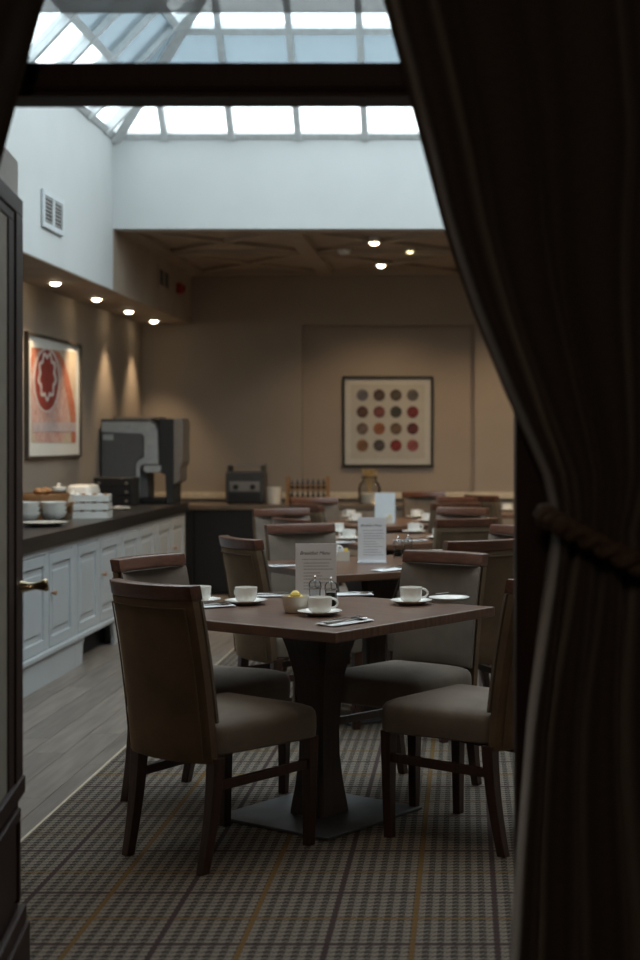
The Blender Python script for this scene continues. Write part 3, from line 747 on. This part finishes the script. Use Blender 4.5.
# ------------------------------------------------------------------ left counter: cabinets and worktop
XF = -2.355                     # cabinet fronts
YS = [6.30, 7.86, 9.06, 10.24, 11.42, 12.62]
nm = ['behind the open door', 'nearest the open door', 'second from the open door', 'behind the near dining chairs', 'below the coffee machine']
for k, (a, b) in enumerate(zip(YS, YS[1:])):
    cb = empty('base_cabinet', (XF, a, 0)); w_ = b - a
    boxo('body', 'cabinet_paint', cb, -.60, -.018, .001, w_ - .001, .19, .772)
    boxo('base_moulding', 'cabinet_paint', cb, -.02, .022, .001, w_ - .001, .165, .195, .006)
    for (s0, s1) in ((.001, .06), (w_ / 2 - .03, w_ / 2 + .03), (w_ - .06, w_ - .001)):
        boxo('stile', 'cabinet_paint', cb, -.018, 0, s0, s1, .195, .772, .002)
    boxo('rail', 'cabinet_paint', cb, -.018, 0, .06, w_ / 2 - .03, .735, .772); boxo('rail', 'cabinet_paint', cb, -.018, 0, w_ / 2 + .03, w_ - .06, .735, .772)
    for q, (d0, d1) in enumerate(((.064, w_ / 2 - .034), (w_ / 2 + .034, w_ - .064))):
        dd = empty('door', (0, 0, 0)); dd.parent = cb
        boxo('door_panel', 'cabinet_paint', dd, -.017, -.008, d0, d1, .20, .731)
        for (p0, p1, z0, z1) in ((d0, d0 + .05, .20, .731), (d1 - .05, d1, .20, .731), (d0 + .05, d1 - .05, .20, .26), (d0 + .05, d1 - .05, .671, .731)):
            boxo('door_frame', 'cabinet_paint', dd, -.017, .004, p0, p1, z0, z1, .003)
        boxo('raised_field', 'cabinet_paint', dd, -.010, -.001, d0 + .085, d1 - .085, .30, .63, .008)
        if q == 1:
            kb = MB(); kb.tube([(.004, d0 + .03, .508), (.016, d0 + .03, .508), (.022, d0 + .03, .508), (.034, d0 + .03, .508), (.038, d0 + .03, .508)], [.007, .006, .013, .014, .006], 12)
            kb.build('knob', 'knob_wood', dd, smooth=True)
    # plinth: bracket foot at each end, open toe space between
    ft = .30 if k != 1 else w_ - .25
    for (s0, s1, fl_) in ((.001, ft, 1), (w_ - .22, w_ - .001, -1)):
        if k == 1 and fl_ == -1: s0 = ft + .0005
        if s1 - s0 < .05: continue
        if fl_ == 1 and k != 1: poly = [(s0, 0), (s1 - .06, 0), (s1 - .05, .06), (s1 - .02, .12), (s1, .165), (s0, .165)]
        elif fl_ == -1 and k != 1: poly = [(s1, 0), (s1, .165), (s0, .165), (s0 + .02, .12), (s0 + .05, .06), (s0 + .06, 0)]
        else: poly = [(s0, 0), (s1, 0), (s1, .165), (s0, .165)]
        if k == 2 and fl_ == 1: poly = [(s0, 0), (.17, 0), (.175, .06), (.19, .12), (.23, .165), (s0, .165)]
        MB().prism(poly, lambda p, q, d: (d, p, q), -.022, .0).build('plinth_foot', 'cabinet_paint', cb)
    boxo('toe_recess', 'black_matte', cb, -.60, -.10, .002, w_ - .002, 0, .165)
    boxo('side', 'cabinet_paint', cb, -.58, -.02, .001, .012, .0, .19)
    tag(cb, 'pale grey panelled base cabinet ' + nm[k], 'cabinet', 'panelled base cabinets')
wt = MB().box(XL + .001, -2.33, 6.28, 12.66, .7725, .853).build('worktop', 'stone_top', None, bevel=.004)
tag(wt, 'dark stone worktop on the left serving counter', 'worktop')
tag(boxo('trim_5', 'stone_top', None, XL + .001, XL + .022, 6.28, 12.66, .8535, .90), 'dark stone upstand behind the left worktop', 'trim', kind='structure')
ZW = .8535
# back counters
bc = empty('back_counter', (-2.98, 13.30, 0))
boxo('body', 'black_gloss', bc, .02, 1.68, .03, .58, .02, .755); boxo('top', 'back_top', bc, 0, 1.70, -.01, .59, .757, .80, .004)
for q in range(3): boxo('door', 'black_gloss', bc, .03 + .55 * q, .565 + .55 * q, .012, .029, .06, .75, .003)
tag(bc, 'back counter with black doors carrying the toaster', 'counter')
b2 = empty('sideboard', (-1.26, 13.32, 0))
boxo('body', 'taupe_wall', b2, 0, .76, .02, .57, .02, .755); boxo('top', 'back_top', b2, -.005, .77, -.01, .57, .757, .80, .004)
for q in range(2): boxo('door', 'taupe_wall', b2, .012 + .37 * q, .375 + .37 * q, .002, .019, .06, .75, .003)
tag(b2, 'low taupe sideboard carrying bottle rack and glass jar', 'sideboard')
ZB = .8005

# ------------------------------------------------------------------ coffee machine (side on, front towards the room)
s0 = 122.0; Y0 = F / s0
mx_ = lambda px: (px - VX) / s0; mz = lambda py: H - (py - VY) / s0
cm = empty('coffee_machine', (mx_(140), Y0, ZW))
def cmp_(name, m, poly, d0, d1, bev=.004, smooth=False):
    return MB().prism(poly, lambda a, b, d: (mx_(a) - mx_(140), d, mz(b) - ZW), d0, d1).build(name, m, cm, bevel=bev)
zb = VY + (H - ZW - .001) * s0
cmp_('body', 'machine_dark', [(101, 419), (150, 419), (157, 424), (159, 432), (159, 466), (140, 466), (138, 470), (138, zb), (101, zb)], .0, .36)
cmp_('side_panel', 'machine_grey', [(102, 433), (143, 433), (143.5, 456), (138, 459), (135.5, 464), (135.5, 499), (102, 499)], -.006, 0, .002)
cmp_('side_frame', 'machine_light', [(102, 422), (150, 422), (155, 425), (157.5, 432), (158.5, 464), (144, 464), (141, 466), (140, 470), (140, 498), (136.5, 498), (136.5, 464), (139, 460), (144.5, 457), (144.5, 437), (142, 433.5), (102, 432)], -.014, -.001, .002)
cmp_('front_column', 'rubber_dark', [(158.8, 418), (173, 419), (173, zb), (166, zb), (165, 475), (159.2, 472)], .01, .35)
cmp_('front_cover', 'brushed_metal', [(173, 418), (181, 418), (182.5, 424), (182, 462), (179, 468), (179, 481), (173, 485)], .02, .34)
cmp_('spout', 'machine_light', [(144, 465.5), (161, 465.5), (161, 471), (158, 472.5), (147, 472.5), (144, 471)], -.02, .10)
cmp_('drip_tray', 'black_gloss', [(140, 498), (165, 498), (165, zb - .3), (140, zb - .3)], .0, .34)
cmp_('rear_splash', 'machine_grey', [(138.2, 470), (146, 470), (146, 497.6), (138.2, 497.6)], .05, .33)
cmp_('maker_plate', 'machine_light', [(103, 434.5), (113.5, 434.5), (113.5, 440), (103, 440)], -.009, -.0065, 0)
cmp_('lid', 'brushed_metal', [(112, 417), (158, 417), (158, 418.8), (112, 418.8)], .02, .34, 0)
MB().tube([(mx_(a) - mx_(140), .10, mz(b) - ZW) for a, b in ((101, 437), (95, 434), (90, 432), (88, 438), (88, 448), (91, 462), (95, 474), (96, 485), (96, zb - 2))], .014, 10).build('hose', 'hose_white', cm, smooth=True)
tag(cm, 'large grey coffee machine on the end of the left counter', 'coffee machine')
# black drawer unit
dx_, dy_ = -2.80, 11.93
du = empty('drawer_unit', (dx_, dy_, ZW)); boxo('case', 'black_matte', du, -.155, .155, 0, .26, 0, .222, .003)
for r_ in range(3):
    dr = boxo('drawer', 'black_gloss', du, -.148, .148, -.008, 0, .008 + .071 * r_, .073 + .071 * r_, .002)
    for X in (-.11, .11): MB().tube([(X, -.008, .038 + .071 * r_), (X, -.022, .038 + .071 * r_)], .011, 10).build('knob', 'brushed_metal', dr, smooth=True)
tag(du, 'small black drawer unit with metal knobs before the coffee machine', 'drawer unit')

# ------------------------------------------------------------------ things on the left counter
BW = [(.030, 0), (.034, .002), (.055, .022), (.066, .045), (.067, .05), (.064, .05), (.052, .024), (.034, .008), (.002, .006)]
def bowl_stack(x, y, n, where, sc=1.15):
    m = None
    for k in range(n):
        o = MB().lathe(BW, 28).build('bowl', 'porcelain', None, smooth=True) if m is None else m.copy()
        if m is None: m = o
        else: COL.objects.link(o)
        o.location = (x, y, ZW + .025 * k * sc); o.scale = (sc, sc, sc)
        tag(o, ('bottom', 'second', 'third', 'top')[k] + ' white bowl ' + where, 'bowl', 'stacked white bowls')
bowl_stack(-2.78, 9.50, 3, 'of the stack nearest the open door on the counter', 1.3)
bowl_stack(-2.65, 9.66, 3, 'of the stack beside the white trays on the counter', 1.25)
lathe_obj('platter', 'cream_porcelain', [(.08, 0), (.10, .004), (.13, .016), (.145, .022), (.146, .025), (.12, .016), (.09, .007), (.002, .006)], 28, 526, ZW, 'wide cream platter at the front edge of the counter', 'platter', xy=(-2.56, 9.12), n=40)
x, y = at(91, 518, ZW)
for k in range(3):
    o = empty('white_tray', (x, y + .05, ZW + .0555 * k), R(4 + 2 * k))
    m = MB().box(-.115, .115, -.10, .10, 0, .004).box(-.115, .115, -.10, -.095, .004, .045).box(-.115, .115, .095, .10, .004, .045).box(-.115, -.11, -.095, .095, .004, .045).box(.11, .115, -.095, .095, .004, .045)
    m.build('tray_body', 'porcelain', o)
    mm = None
    for q in range(6):
        e = MB().lathe([(.004, .0), (.016, .006), (.017, .04), (.012, .049), (.002, .051)], 10).build('pot', 'bread' if q % 2 else 'linen', o, smooth=True)
        e.location = (-.093 + .037 * q, -.072, .0042)
    tag(o, ('bottom', 'middle', 'top')[k] + ' white tray in the stack of three on the counter', 'tray', 'stacked white trays')
lathe_obj('small_plate', 'porcelain', [(.04, 0), (.045, .002), (.075, .012), (.076, .014), (.05, .006), (.002, .005)], 121, 509.5, ZW, 'small white plate right of the tray stack', 'plate')
nk = PR['napkin'].copy(); COL.objects.link(nk); x, y = at(121, 509.5, ZW); nk.location = (x, y, ZW + .0145); nk.scale = (.8, .5, 2); nk.rotation_euler = (0, 0, R(70)); tag(nk, 'crumpled white napkin on the small counter plate', 'napkin', 'napkins on the tables')
# glass jars, bread, white bin
def jar(x, y, r, h, label, fill=None, z=ZW, fillh=.6):
    t = empty('glass_jar', (x, y, z))
    MB().lathe([(r * .85, 0), (r, .006), (r, h * .8), (r * .8, h * .92), (r * .82, h), (r * .78, h), (r * .76, h * .92), (r * .95, h * .79), (r * .95, .01), (.002, .008)], 24).build('glass', 'jar_glass', t, smooth=True)
    MB().lathe([(r * .84, h + .001), (r * .86, h + .02), (r * .4, h + .026), (.012, h + .028), (.014, h + .045), (.002, h + .05)], 20).build('lid', 'porcelain', t, smooth=True)
    if fill: MB().lathe([(r * .8, .011), (r * .93, .014), (r * .93, h * fillh), (r * .5, h * fillh + .012), (.002, h * fillh + .016)], 16).build('filling', fill, t, smooth=True)
    tag(t, label, 'jar', 'glass jars')
jar(-2.86, 10.56, .06, .17, 'lidded glass jar between bread and white bin', 'bread', fillh=.4)
jar(-2.73, 10.42, .045, .13, 'short glass jar in front of the taller jar', 'bread')
def roll(x, y, z, L, r, rz, label):
    m = MB(); rings = []
    for q in range(11):
        a = math.pi * q / 10; rr = max(.002, r * math.sin(a) ** .6); bend = .25 * L * (math.sin(a) - .6)
        rings.append([(-L / 2 + L * q / 10, bend + rr * math.cos(b), r * .75 + rr * .75 * math.sin(b) * (1 + .12 * math.cos(q * 2.2))) for b in [2 * math.pi * w_ / 10 for w_ in range(10)]])
    o = m.loft(rings).build('croissant', 'bread', None, smooth=True); o.location = (x, y, z); o.rotation_euler = (0, 0, R(rz)); tag(o, label, 'pastry', 'pastries on the counter')
rs = empty('wooden_riser', (-2.83, 10.05, ZW)); boxo('board', 'rack_wood', rs, -.125, .125, -.22, .22, .07, .09, .004)
for Y in (-.18, .18): boxo('support', 'rack_wood', rs, -.115, .115, Y - .012, Y + .012, 0, .07)
tag(rs, 'low wooden riser under the bread basket', 'riser')
wb2 = empty('bread_basket', (-2.83, 10.05, ZW + .0905)); m = MB()
for k in range(4): m.loft([[(.16 * q * math.cos(a), .26 * q * math.sin(a), .012 + .016 * k + dz) for a in [2 * math.pi * t / 28 for t in range(28)]] for q, dz in ((.93 + .03 * k, 0), (.97 + .03 * k, .004), (.97 + .03 * k, .012), (.93 + .03 * k, .014))], cap=False)
m.build('weave', 'rack_wood', wb2, smooth=True)
MB().loft([[(.15 * math.cos(a), .245 * math.sin(a), z) for a in [2 * math.pi * t / 28 for t in range(28)]] for z in (0, .012)]).build('bottom', 'rack_wood', wb2)
tag(wb2, 'oval wicker bread basket at the wall side of the counter', 'basket')
for k, (dx, dy, dz, rz) in enumerate(((-.04, -.14, .014, 80), (.05, -.10, .014, 60), (-.03, .02, .014, 100), (.05, .06, .014, 75), (-.02, .15, .014, 95), (.0, -.06, .062, 85), (.01, .08, .062, 110))):
    roll(-2.83 + dx, 10.05 + dy, ZW + .0905 + dz, .14, .034, rz, ('nearest', 'second', 'third', 'fourth', 'farthest', 'upper near', 'upper far')[k] + ' golden croissant in the wicker bread basket')
wbx = empty('bread_bin', (-2.80, 11.0, ZW))
MB().loft([rrect(.19, .19, -.16, .16, .05, z, ins=e) for z, e in ((0, .008), (.008, 0), (.15, 0), (.185, .012), (.197, .035))]).build('bin_body', 'porcelain', wbx, smooth=True)
boxo('bin_label', 'bread', wbx, -.03, .05, -.163, -.1605, .06, .13)
tag(wbx, 'rounded white bin with brown label before the coffee machine', 'bin')

# ------------------------------------------------------------------ things on the back counters
tx = (246 - VX) / 111.; to = empty('toaster', (tx, 13.55, ZB))
boxo('body', 'machine_dark', to, -.17, .17, -.13, .15, .012, .29, .012)
boxo('front_panel', 'brushed_metal', to, -.135, .135, -.138, -.13, .115, .205, .003)
boxo('mouth', 'black_matte', to, -.14, .14, -.137, -.13, .02, .10)
boxo('top_tray', 'brushed_metal', to, -.17, .17, -.10, .15, .345, .357, .003)
for X in (-.15, .15): boxo('tray_post', 'machine_dark', to, X - .01, X + .01, -.08, .12, .29, .345)
for X in (-.075, .075): MB().tube([(X, -.138, .155), (X, -.158, .155)], .024, 14).build('dial', 'black_matte', to, smooth=True)
for X in (-.14, .14):
    for Y in (-.1, .12): MB().lathe([(.014, 0), (.014, .012)], 10, X, Y).build('foot', 'rubber_dark', to)
tag(to, 'steel conveyor toaster with two dark dials on the back counter', 'toaster')
lathe_obj('white_crock', 'cream_porcelain', [(.055, 0), (.06, .004), (.064, .10), (.066, .155), (.062, .155), (.058, .02), (.002, .016)], z=ZB, xy=((273.5 - VX) / 112, 13.42), label='plain white crock right of the toaster', cat='crock')
rk = empty('bottle_rack', ((307 - VX) / 112, 13.46, ZB))
for X in (-.18, .18):
    boxo('upright', 'rack_wood', rk, X - .012, X + .012, -.06, -.04, 0, .25); boxo('upright', 'rack_wood', rk, X - .012, X + .012, .06, .08, 0, .25)
for z in (.02, .125): boxo('shelf', 'rack_wood', rk, -.168, .168, -.06, .08, z, z + .012)
for z in (.055, .165): boxo('front_bar', 'rack_wood', rk, -.168, .168, -.062, -.052, z, z + .012)
tag(rk, 'two tier wooden rack of small bottles on the sideboard', 'rack')
b0 = None
for r_, z in ((0, .0325), (1, .1375)):
    for k in range(7):
        if b0 is None:
            b0 = empty('small_bottle'); MB().lathe([(.016, 0), (.018, .003), (.018, .045), (.008, .062), (.008, .074), (.002, .075)], 12).build('glass', 'bottle_dark', b0, smooth=True)
            MB().lathe([(.0095, .0752), (.0095, .088), (.002, .089)], 10).build('cap', 'cutlery_steel', b0, smooth=True); o = b0
        else: o = dup(b0)
        o.location = ((307 - VX) / 112 - .141 + .047 * k, 13.47, ZB + z); tag(o, ('leftmost', 'second', 'third', 'middle', 'fifth', 'sixth', 'rightmost')[k] + ' small dark bottle on the ' + ('lower' if r_ == 0 else 'upper') + ' tier of the wooden rack', 'bottle', 'bottles on the ' + ('lower' if r_ == 0 else 'upper') + ' rack tier')
jx = (369 - VX) / 112
jv = empty('glass_urn', (jx, 13.46, ZB))
MB().lathe([(.075, 0), (.095, .006), (.100, .05), (.100, .15), (.085, .19), (.065, .205), (.065, .235), (.085, .25), (.080, .25), (.060, .235), (.060, .205), (.080, .188), (.095, .148), (.095, .05), (.088, .012), (.002, .010)], 28).build('glass', 'jar_glass', jv, smooth=True)
MB().lathe([(.06, .012), (.09, .016), (.092, .09), (.05, .10), (.002, .10)], 20).build('filling', 'cream_porcelain', jv, smooth=True)
tag(jv, 'wide glass urn on the sideboard below the framed circles', 'urn')
fw = MB(); r_ = random.Random(3)
for k in range(16):
    a = r_.random() * 6.28; t = .02 + .03 * r_.random(); fw.tube([(.01 * math.cos(a), .01 * math.sin(a), .105), (t * .8 * math.cos(a), t * .8 * math.sin(a), .22), (t * 1.5 * math.cos(a), t * 1.5 * math.sin(a), .28 + .04 * r_.random())], [.002, .002, .008], 5)
o = fw.build('dried_flowers', 'dried_flower', None); o.location = (jx, 13.46, ZB); tag(o, 'dried yellow flower bunch standing in the glass urn', 'flowers')
ca = empty('tealight', ((376 - VX) / 113, 13.36, ZB)); MB().lathe([(.024, 0), (.026, .003), (.026, .035), (.023, .035), (.022, .006), (.002, .005)], 16).build('holder', 'jar_glass', ca, smooth=True)
MB().lathe([(.018, .0065), (.018, .02), (.002, .021)], 12).build('flame', 'candle_glow', ca, smooth=True)
tag(ca, 'small glowing tealight beside the glass urn', 'candle')

# ------------------------------------------------------------------ pictures
sp_ = 107.7
pc = empty('framed_circles', ((387.5 - VX) / sp_, YB + .068, H - (421.5 - VY) / sp_)); hw = 45.5 / sp_
for (x0, x1, z0, z1) in ((-hw, hw, hw - .022, hw), (-hw, hw, -hw, -hw + .022), (-hw, -hw + .022, -hw + .022, hw - .022), (hw - .022, hw, -hw + .022, hw - .022)):
    boxo('frame', 'black_matte', pc, x0, x1, -.03, 0, z0, z1, .002)
mat('mount_grey', (.46, .44, .40), .7, col2=(.44, .42, .38)); mat('sheet_grey', (.40, .375, .33), .7, col2=(.38, .355, .31))
boxo('mount', 'mount_grey', pc, -hw + .022, hw - .022, -.014, 0, -hw + .022, hw - .022)
boxo('sheet', 'sheet_grey', pc, -.345, .345, -.0165, -.0142, -.345, .345)
DC = [(.10, .09, .10), (.11, .06, .035), (.12, .085, .05), (.09, .075, .065), (.14, .06, .035), (.26, .07, .06), (.035, .033, .025), (.26, .022, .018), (.25, .17, .14), (.22, .075, .03), (.22, .13, .07), (.15, .025, .016), (.17, .08, .035), (.11, .085, .075), (.32, .022, .02), (.23, .06, .055)]
for k in range(16):
    mn = 'disc_%d' % k; c1 = tuple(c * .62 for c in DC[k]); mat(mn, c1, .6, col2=tuple(min(1, c * (1.9 if k % 3 == 0 else .5)) for c in c1), scale=22)
    o = MB().prism([(.055 * math.cos(2 * math.pi * t / 24), .055 * math.sin(2 * math.pi * t / 24)) for t in range(24)], lambda a, b, d: (a, d, b), -.021, -.0167).build('disc', mn, pc)
    o.location = (-.236 + .156 * (k % 4), 0, .246 - .156 * (k // 4))
tag(pc, 'framed print of sixteen mottled circles on the back wall', 'picture')

XP = XL + .001
y0, zt = onx(24, 331, XP); y1, _ = onx(78.5, 344, XP); zbm = H - (457 - VY) / ((VX - 78) / -XP); zt = 2.118
la = empty('framed_print', (XP, (y0 + y1) / 2, (zt + zbm) / 2)); hy, hz = (y1 - y0) / 2, (zt - zbm) / 2
for (a, b, c, d) in ((-hy, hy, hz - .02, hz), (-hy, hy, -hz, -hz + .02), (-hy, -hy + .025, -hz + .02, hz - .02), (hy - .025, hy, -hz + .02, hz - .02)):
    boxo('frame', 'pewter_frame', la, 0, .03, a, b, c, d, .002)
boxo('mount', 'mount_white', la, 0, .012, -hy + .02, hy - .02, -hz + .02, hz - .02)
def pp(cx, cy):
    Y, Z = onx(20 + cx / 6.4, 320 + cy / 6.4, XP); return (Y - (y0 + y1) / 2, Z - (zt + zbm) / 2)
mat('print_pink', (.50, .25, .20), .7, col2=(.62, .45, .40), scale=26, stretch=(1, 1, 1)); mat('print_red', (.33, .045, .030), .7, col2=(.25, .035, .025), scale=20)
mat('print_cream', (.62, .50, .38), .7); mat('print_lilac', (.55, .45, .45), .7); mat('print_orange', (.48, .12, .06), .7, col2=(.52, .22, .14), scale=30); mat('print_pale', (.68, .58, .53), .7)
def flat(name, m, poly, d0, d1): return MB().prism([pp(*p) for p in poly], lambda a, b, d: (d, a, b), d0, d1).build(name, m, la)
flat('print_ground', 'print_cream', [(58, 172), (345, 205), (345, 785), (58, 785)], .0122, .0128)
flat('print_body', 'print_pink', [(62, 178), (150, 185), (235, 205), (262, 300), (285, 450), (300, 600), (300, 690), (250, 785), (105, 785), (72, 720), (58, 600), (55, 250)], .013, .0136)
flat('print_arch', 'print_orange', [(205, 195), (240, 208), (272, 265), (305, 380), (330, 500), (345, 600), (345, 785), (318, 785), (312, 640), (290, 500), (268, 400), (255, 300)], .0138, .0144)
flat('print_corner', 'print_orange', [(62, 178), (130, 183), (95, 215), (78, 270), (58, 330)], .0138, .0144)
flat('print_band', 'print_lilac', [(66, 655), (345, 655), (345, 715), (70, 715)], .0146, .015)
EL = lambda rx, ry, cx=157, cy=385, n=40: [(cx + rx * math.cos(2 * math.pi * t / n), cy + ry * math.sin(2 * math.pi * t / n)) for t in range(n)]
flat('print_halo', 'print_pale', EL(84, 205), .0146, .015)
flat('print_oval', 'print_red', EL(75, 194), .0152, .0156)
def star(rx, ry, w_, n=64):
    pts = []
    for t in range(n):
        a = 2 * math.pi * t / n; k = 1 + w_ * math.sin(9 * a); pts.append((160 + rx * k * math.cos(a), 360 + ry * k * math.sin(a)))
    return pts
so_, si_ = star(58, 150, .09), star(44, 122, .12); m = MB()
ro = [[(d, *pp(*p)) for p in so_] for d in (.0158, .0162)]; ri = [[(d, *pp(*p)) for p in si_] for d in (.0162, .0158)]
m.loft(ro + ri + [ro[0]], cap=False); m.build('print_scalloped_ring', 'print_pale', la)
tag(la, 'framed red and pink abstract print above the left counter', 'picture')

# ------------------------------------------------------------------ vents, alarm, smoke detector, downlights
def vent(ya, yb_, za, zb_, label, fm, n, sm='vent_slat'):
    t = empty('wall_vent', (XS + .005, (ya + yb_) / 2, (za + zb_) / 2)); a, b = (yb_ - ya) / 2, (zb_ - za) / 2; fw_ = .035
    boxo('backing', 'vent_dark', t, .0, .004, -a + fw_, a - fw_, -b + fw_, b - fw_)
    for (p, q, r_, s) in ((-a, a, b - fw_, b), (-a, a, -b, -b + fw_), (-a, -a + fw_, -b + fw_, b - fw_), (a - fw_, a, -b + fw_, b - fw_), (-.018, .018, -b + fw_, b - fw_)):
        boxo('frame', fm, t, 0, .014, p, q, r_, s, .002)
    for sd in ((-a + fw_, -.018), (.018, a - fw_)):
        for k in range(n):
            z = -b + fw_ + (2 * b - 2 * fw_) * (k + .5) / n
            MB().loft([[(.004, sd[0], z + .007), (.014, sd[0], z + .002), (.014, sd[0], z - .004), (.004, sd[0], z + .003)], [(.004, sd[1], z + .007), (.014, sd[1], z + .002), (.014, sd[1], z - .004), (.004, sd[1], z + .003)]]).build('slat', sm, t)
    tag(t, label, 'vent', 'air vents')
vent(8.98, 9.44, 2.655, 2.885, 'white louvred air vent high on the bright white wall', 'vent_white', 7)
vent(12.35, 12.82, 2.63, 2.83, 'dark louvred air vent in the shaded far end beside the red alarm', 'soffit_paint', 7, 'vent_dark')
al = empty('fire_alarm', (XS + .005, 13.22, 2.71)); boxo('case', 'alarm_red', al, 0, .05, -.06, .06, -.045, .045, .01)
MB().lathe([(.03, 0), (.03, .012), (.02, .02), (.002, .021)], 14).build('sounder', 'alarm_red', al, smooth=True); al.children[1].rotation_euler = (0, R(90), 0); al.children[1].location = (.05, 0, 0)
tag(al, 'small red fire alarm box beside the far vent', 'alarm')
x, y = (344 - VX) / 124.6, F / 124.6
sd = empty('smoke_detector', (x, y, ZC + .002)); MB().lathe([(.002, -.035), (.03, -.035), (.045, -.028), (.055, -.012), (.055, 0)], 20).build('cover', 'vent_white', sd, smooth=True)
MB().lathe([(.002, -.042), (.014, -.041), (.016, -.0352)], 12).build('sensor', 'vent_slat', sd, smooth=True)
tag(sd, 'round white smoke detector on the low ceiling', 'smoke detector')
def downlight(x, y, z, watts, label, glow='lamp_glow', r=.037, size=R(75), col=(1, .74, .46), top=.006):
    t = empty('downlight', (x, y, z))
    MB().lathe([(r, 0), (r + .014, -.001), (r + .015, -.005), (r + .003, -.006), (r, -.004)], 24).build('ring', 'vent_white', t, smooth=True)
    MB().lathe([(.001, .001), (r + .006, .001), (r + .006, top), (.001, top)], 20).build('housing', 'vent_white', t)
    MB().lathe([(.001, -.024), (r * .45, -.022), (r * .8, -.015), (r - .002, -.006), (r - .002, 0), (.001, 0)], 20).build('lens', glow, t, smooth=True)
    if watts:  # the lamp sits just below its lens
        l = bpy.data.lights.new('beam_lamp', 'SPOT'); l.energy = watts; l.color = col; l.spot_size = size; l.spot_blend = .8; l.shadow_soft_size = .03
        lo = bpy.data.objects.new('beam_lamp', l); COL.objects.link(lo); lo.parent = t; lo.location = (0, 0, -.045)
    tag(t, label, 'downlight', 'ceiling downlights')
for k, (Y, wd) in enumerate(((5.4, 'hidden soffit'), (6.6, 'hidden soffit'), (7.8, 'hidden soffit'), (9.1, 'hidden soffit'), (10.25, 'first'), (11.4, 'second'), (12.5, 'third'), (13.5, 'fourth'))):
    if Y < 9.5: continue
    downlight(-2.80, Y, ZS - .0085, SOFFIT_W, wd + ' lit soffit downlight counted from the open door')
downlight(-.70, 11.55, ZC - .001, CEIL_W, 'nearer bright downlight in the low beamed ceiling', size=R(130), top=.040)
downlight(-.73, 13.05, ZC - .001, CEIL_W, 'farther bright downlight in the low beamed ceiling', size=R(130), top=.040)
downlight(-.45, 12.25, ZC + .02, 0, 'dim greenish downlight right of the two bright ceiling lights', 'lamp_glow_dim', .03, top=.019)
for X, Y, lb in ((.62, 11.55, 'nearer added ceiling downlight hidden behind the right curtain'), (.62, 13.05, 'farther added ceiling downlight hidden behind the right curtain'), (1.95, 12.3, 'rightmost added ceiling downlight hidden behind the right curtain')):
    downlight(X, Y, ZC - .001, CEIL_W, lb, size=R(130), top=.040)  # added unseen lamps, extra warm light for far ceiling and back wall
for X, lb in ((-1.7, 'left'), (-.35, 'middle'), (1.0, 'right')):
    downlight(X, 4.25, ZC - .007, NEAR_FILL_W, lb + ' added fill downlight, unseen in the pale ceiling just inside the doorway', size=R(130), col=(1, .86, .70))  # added out-of-view lamps, fill for surfaces facing the camera
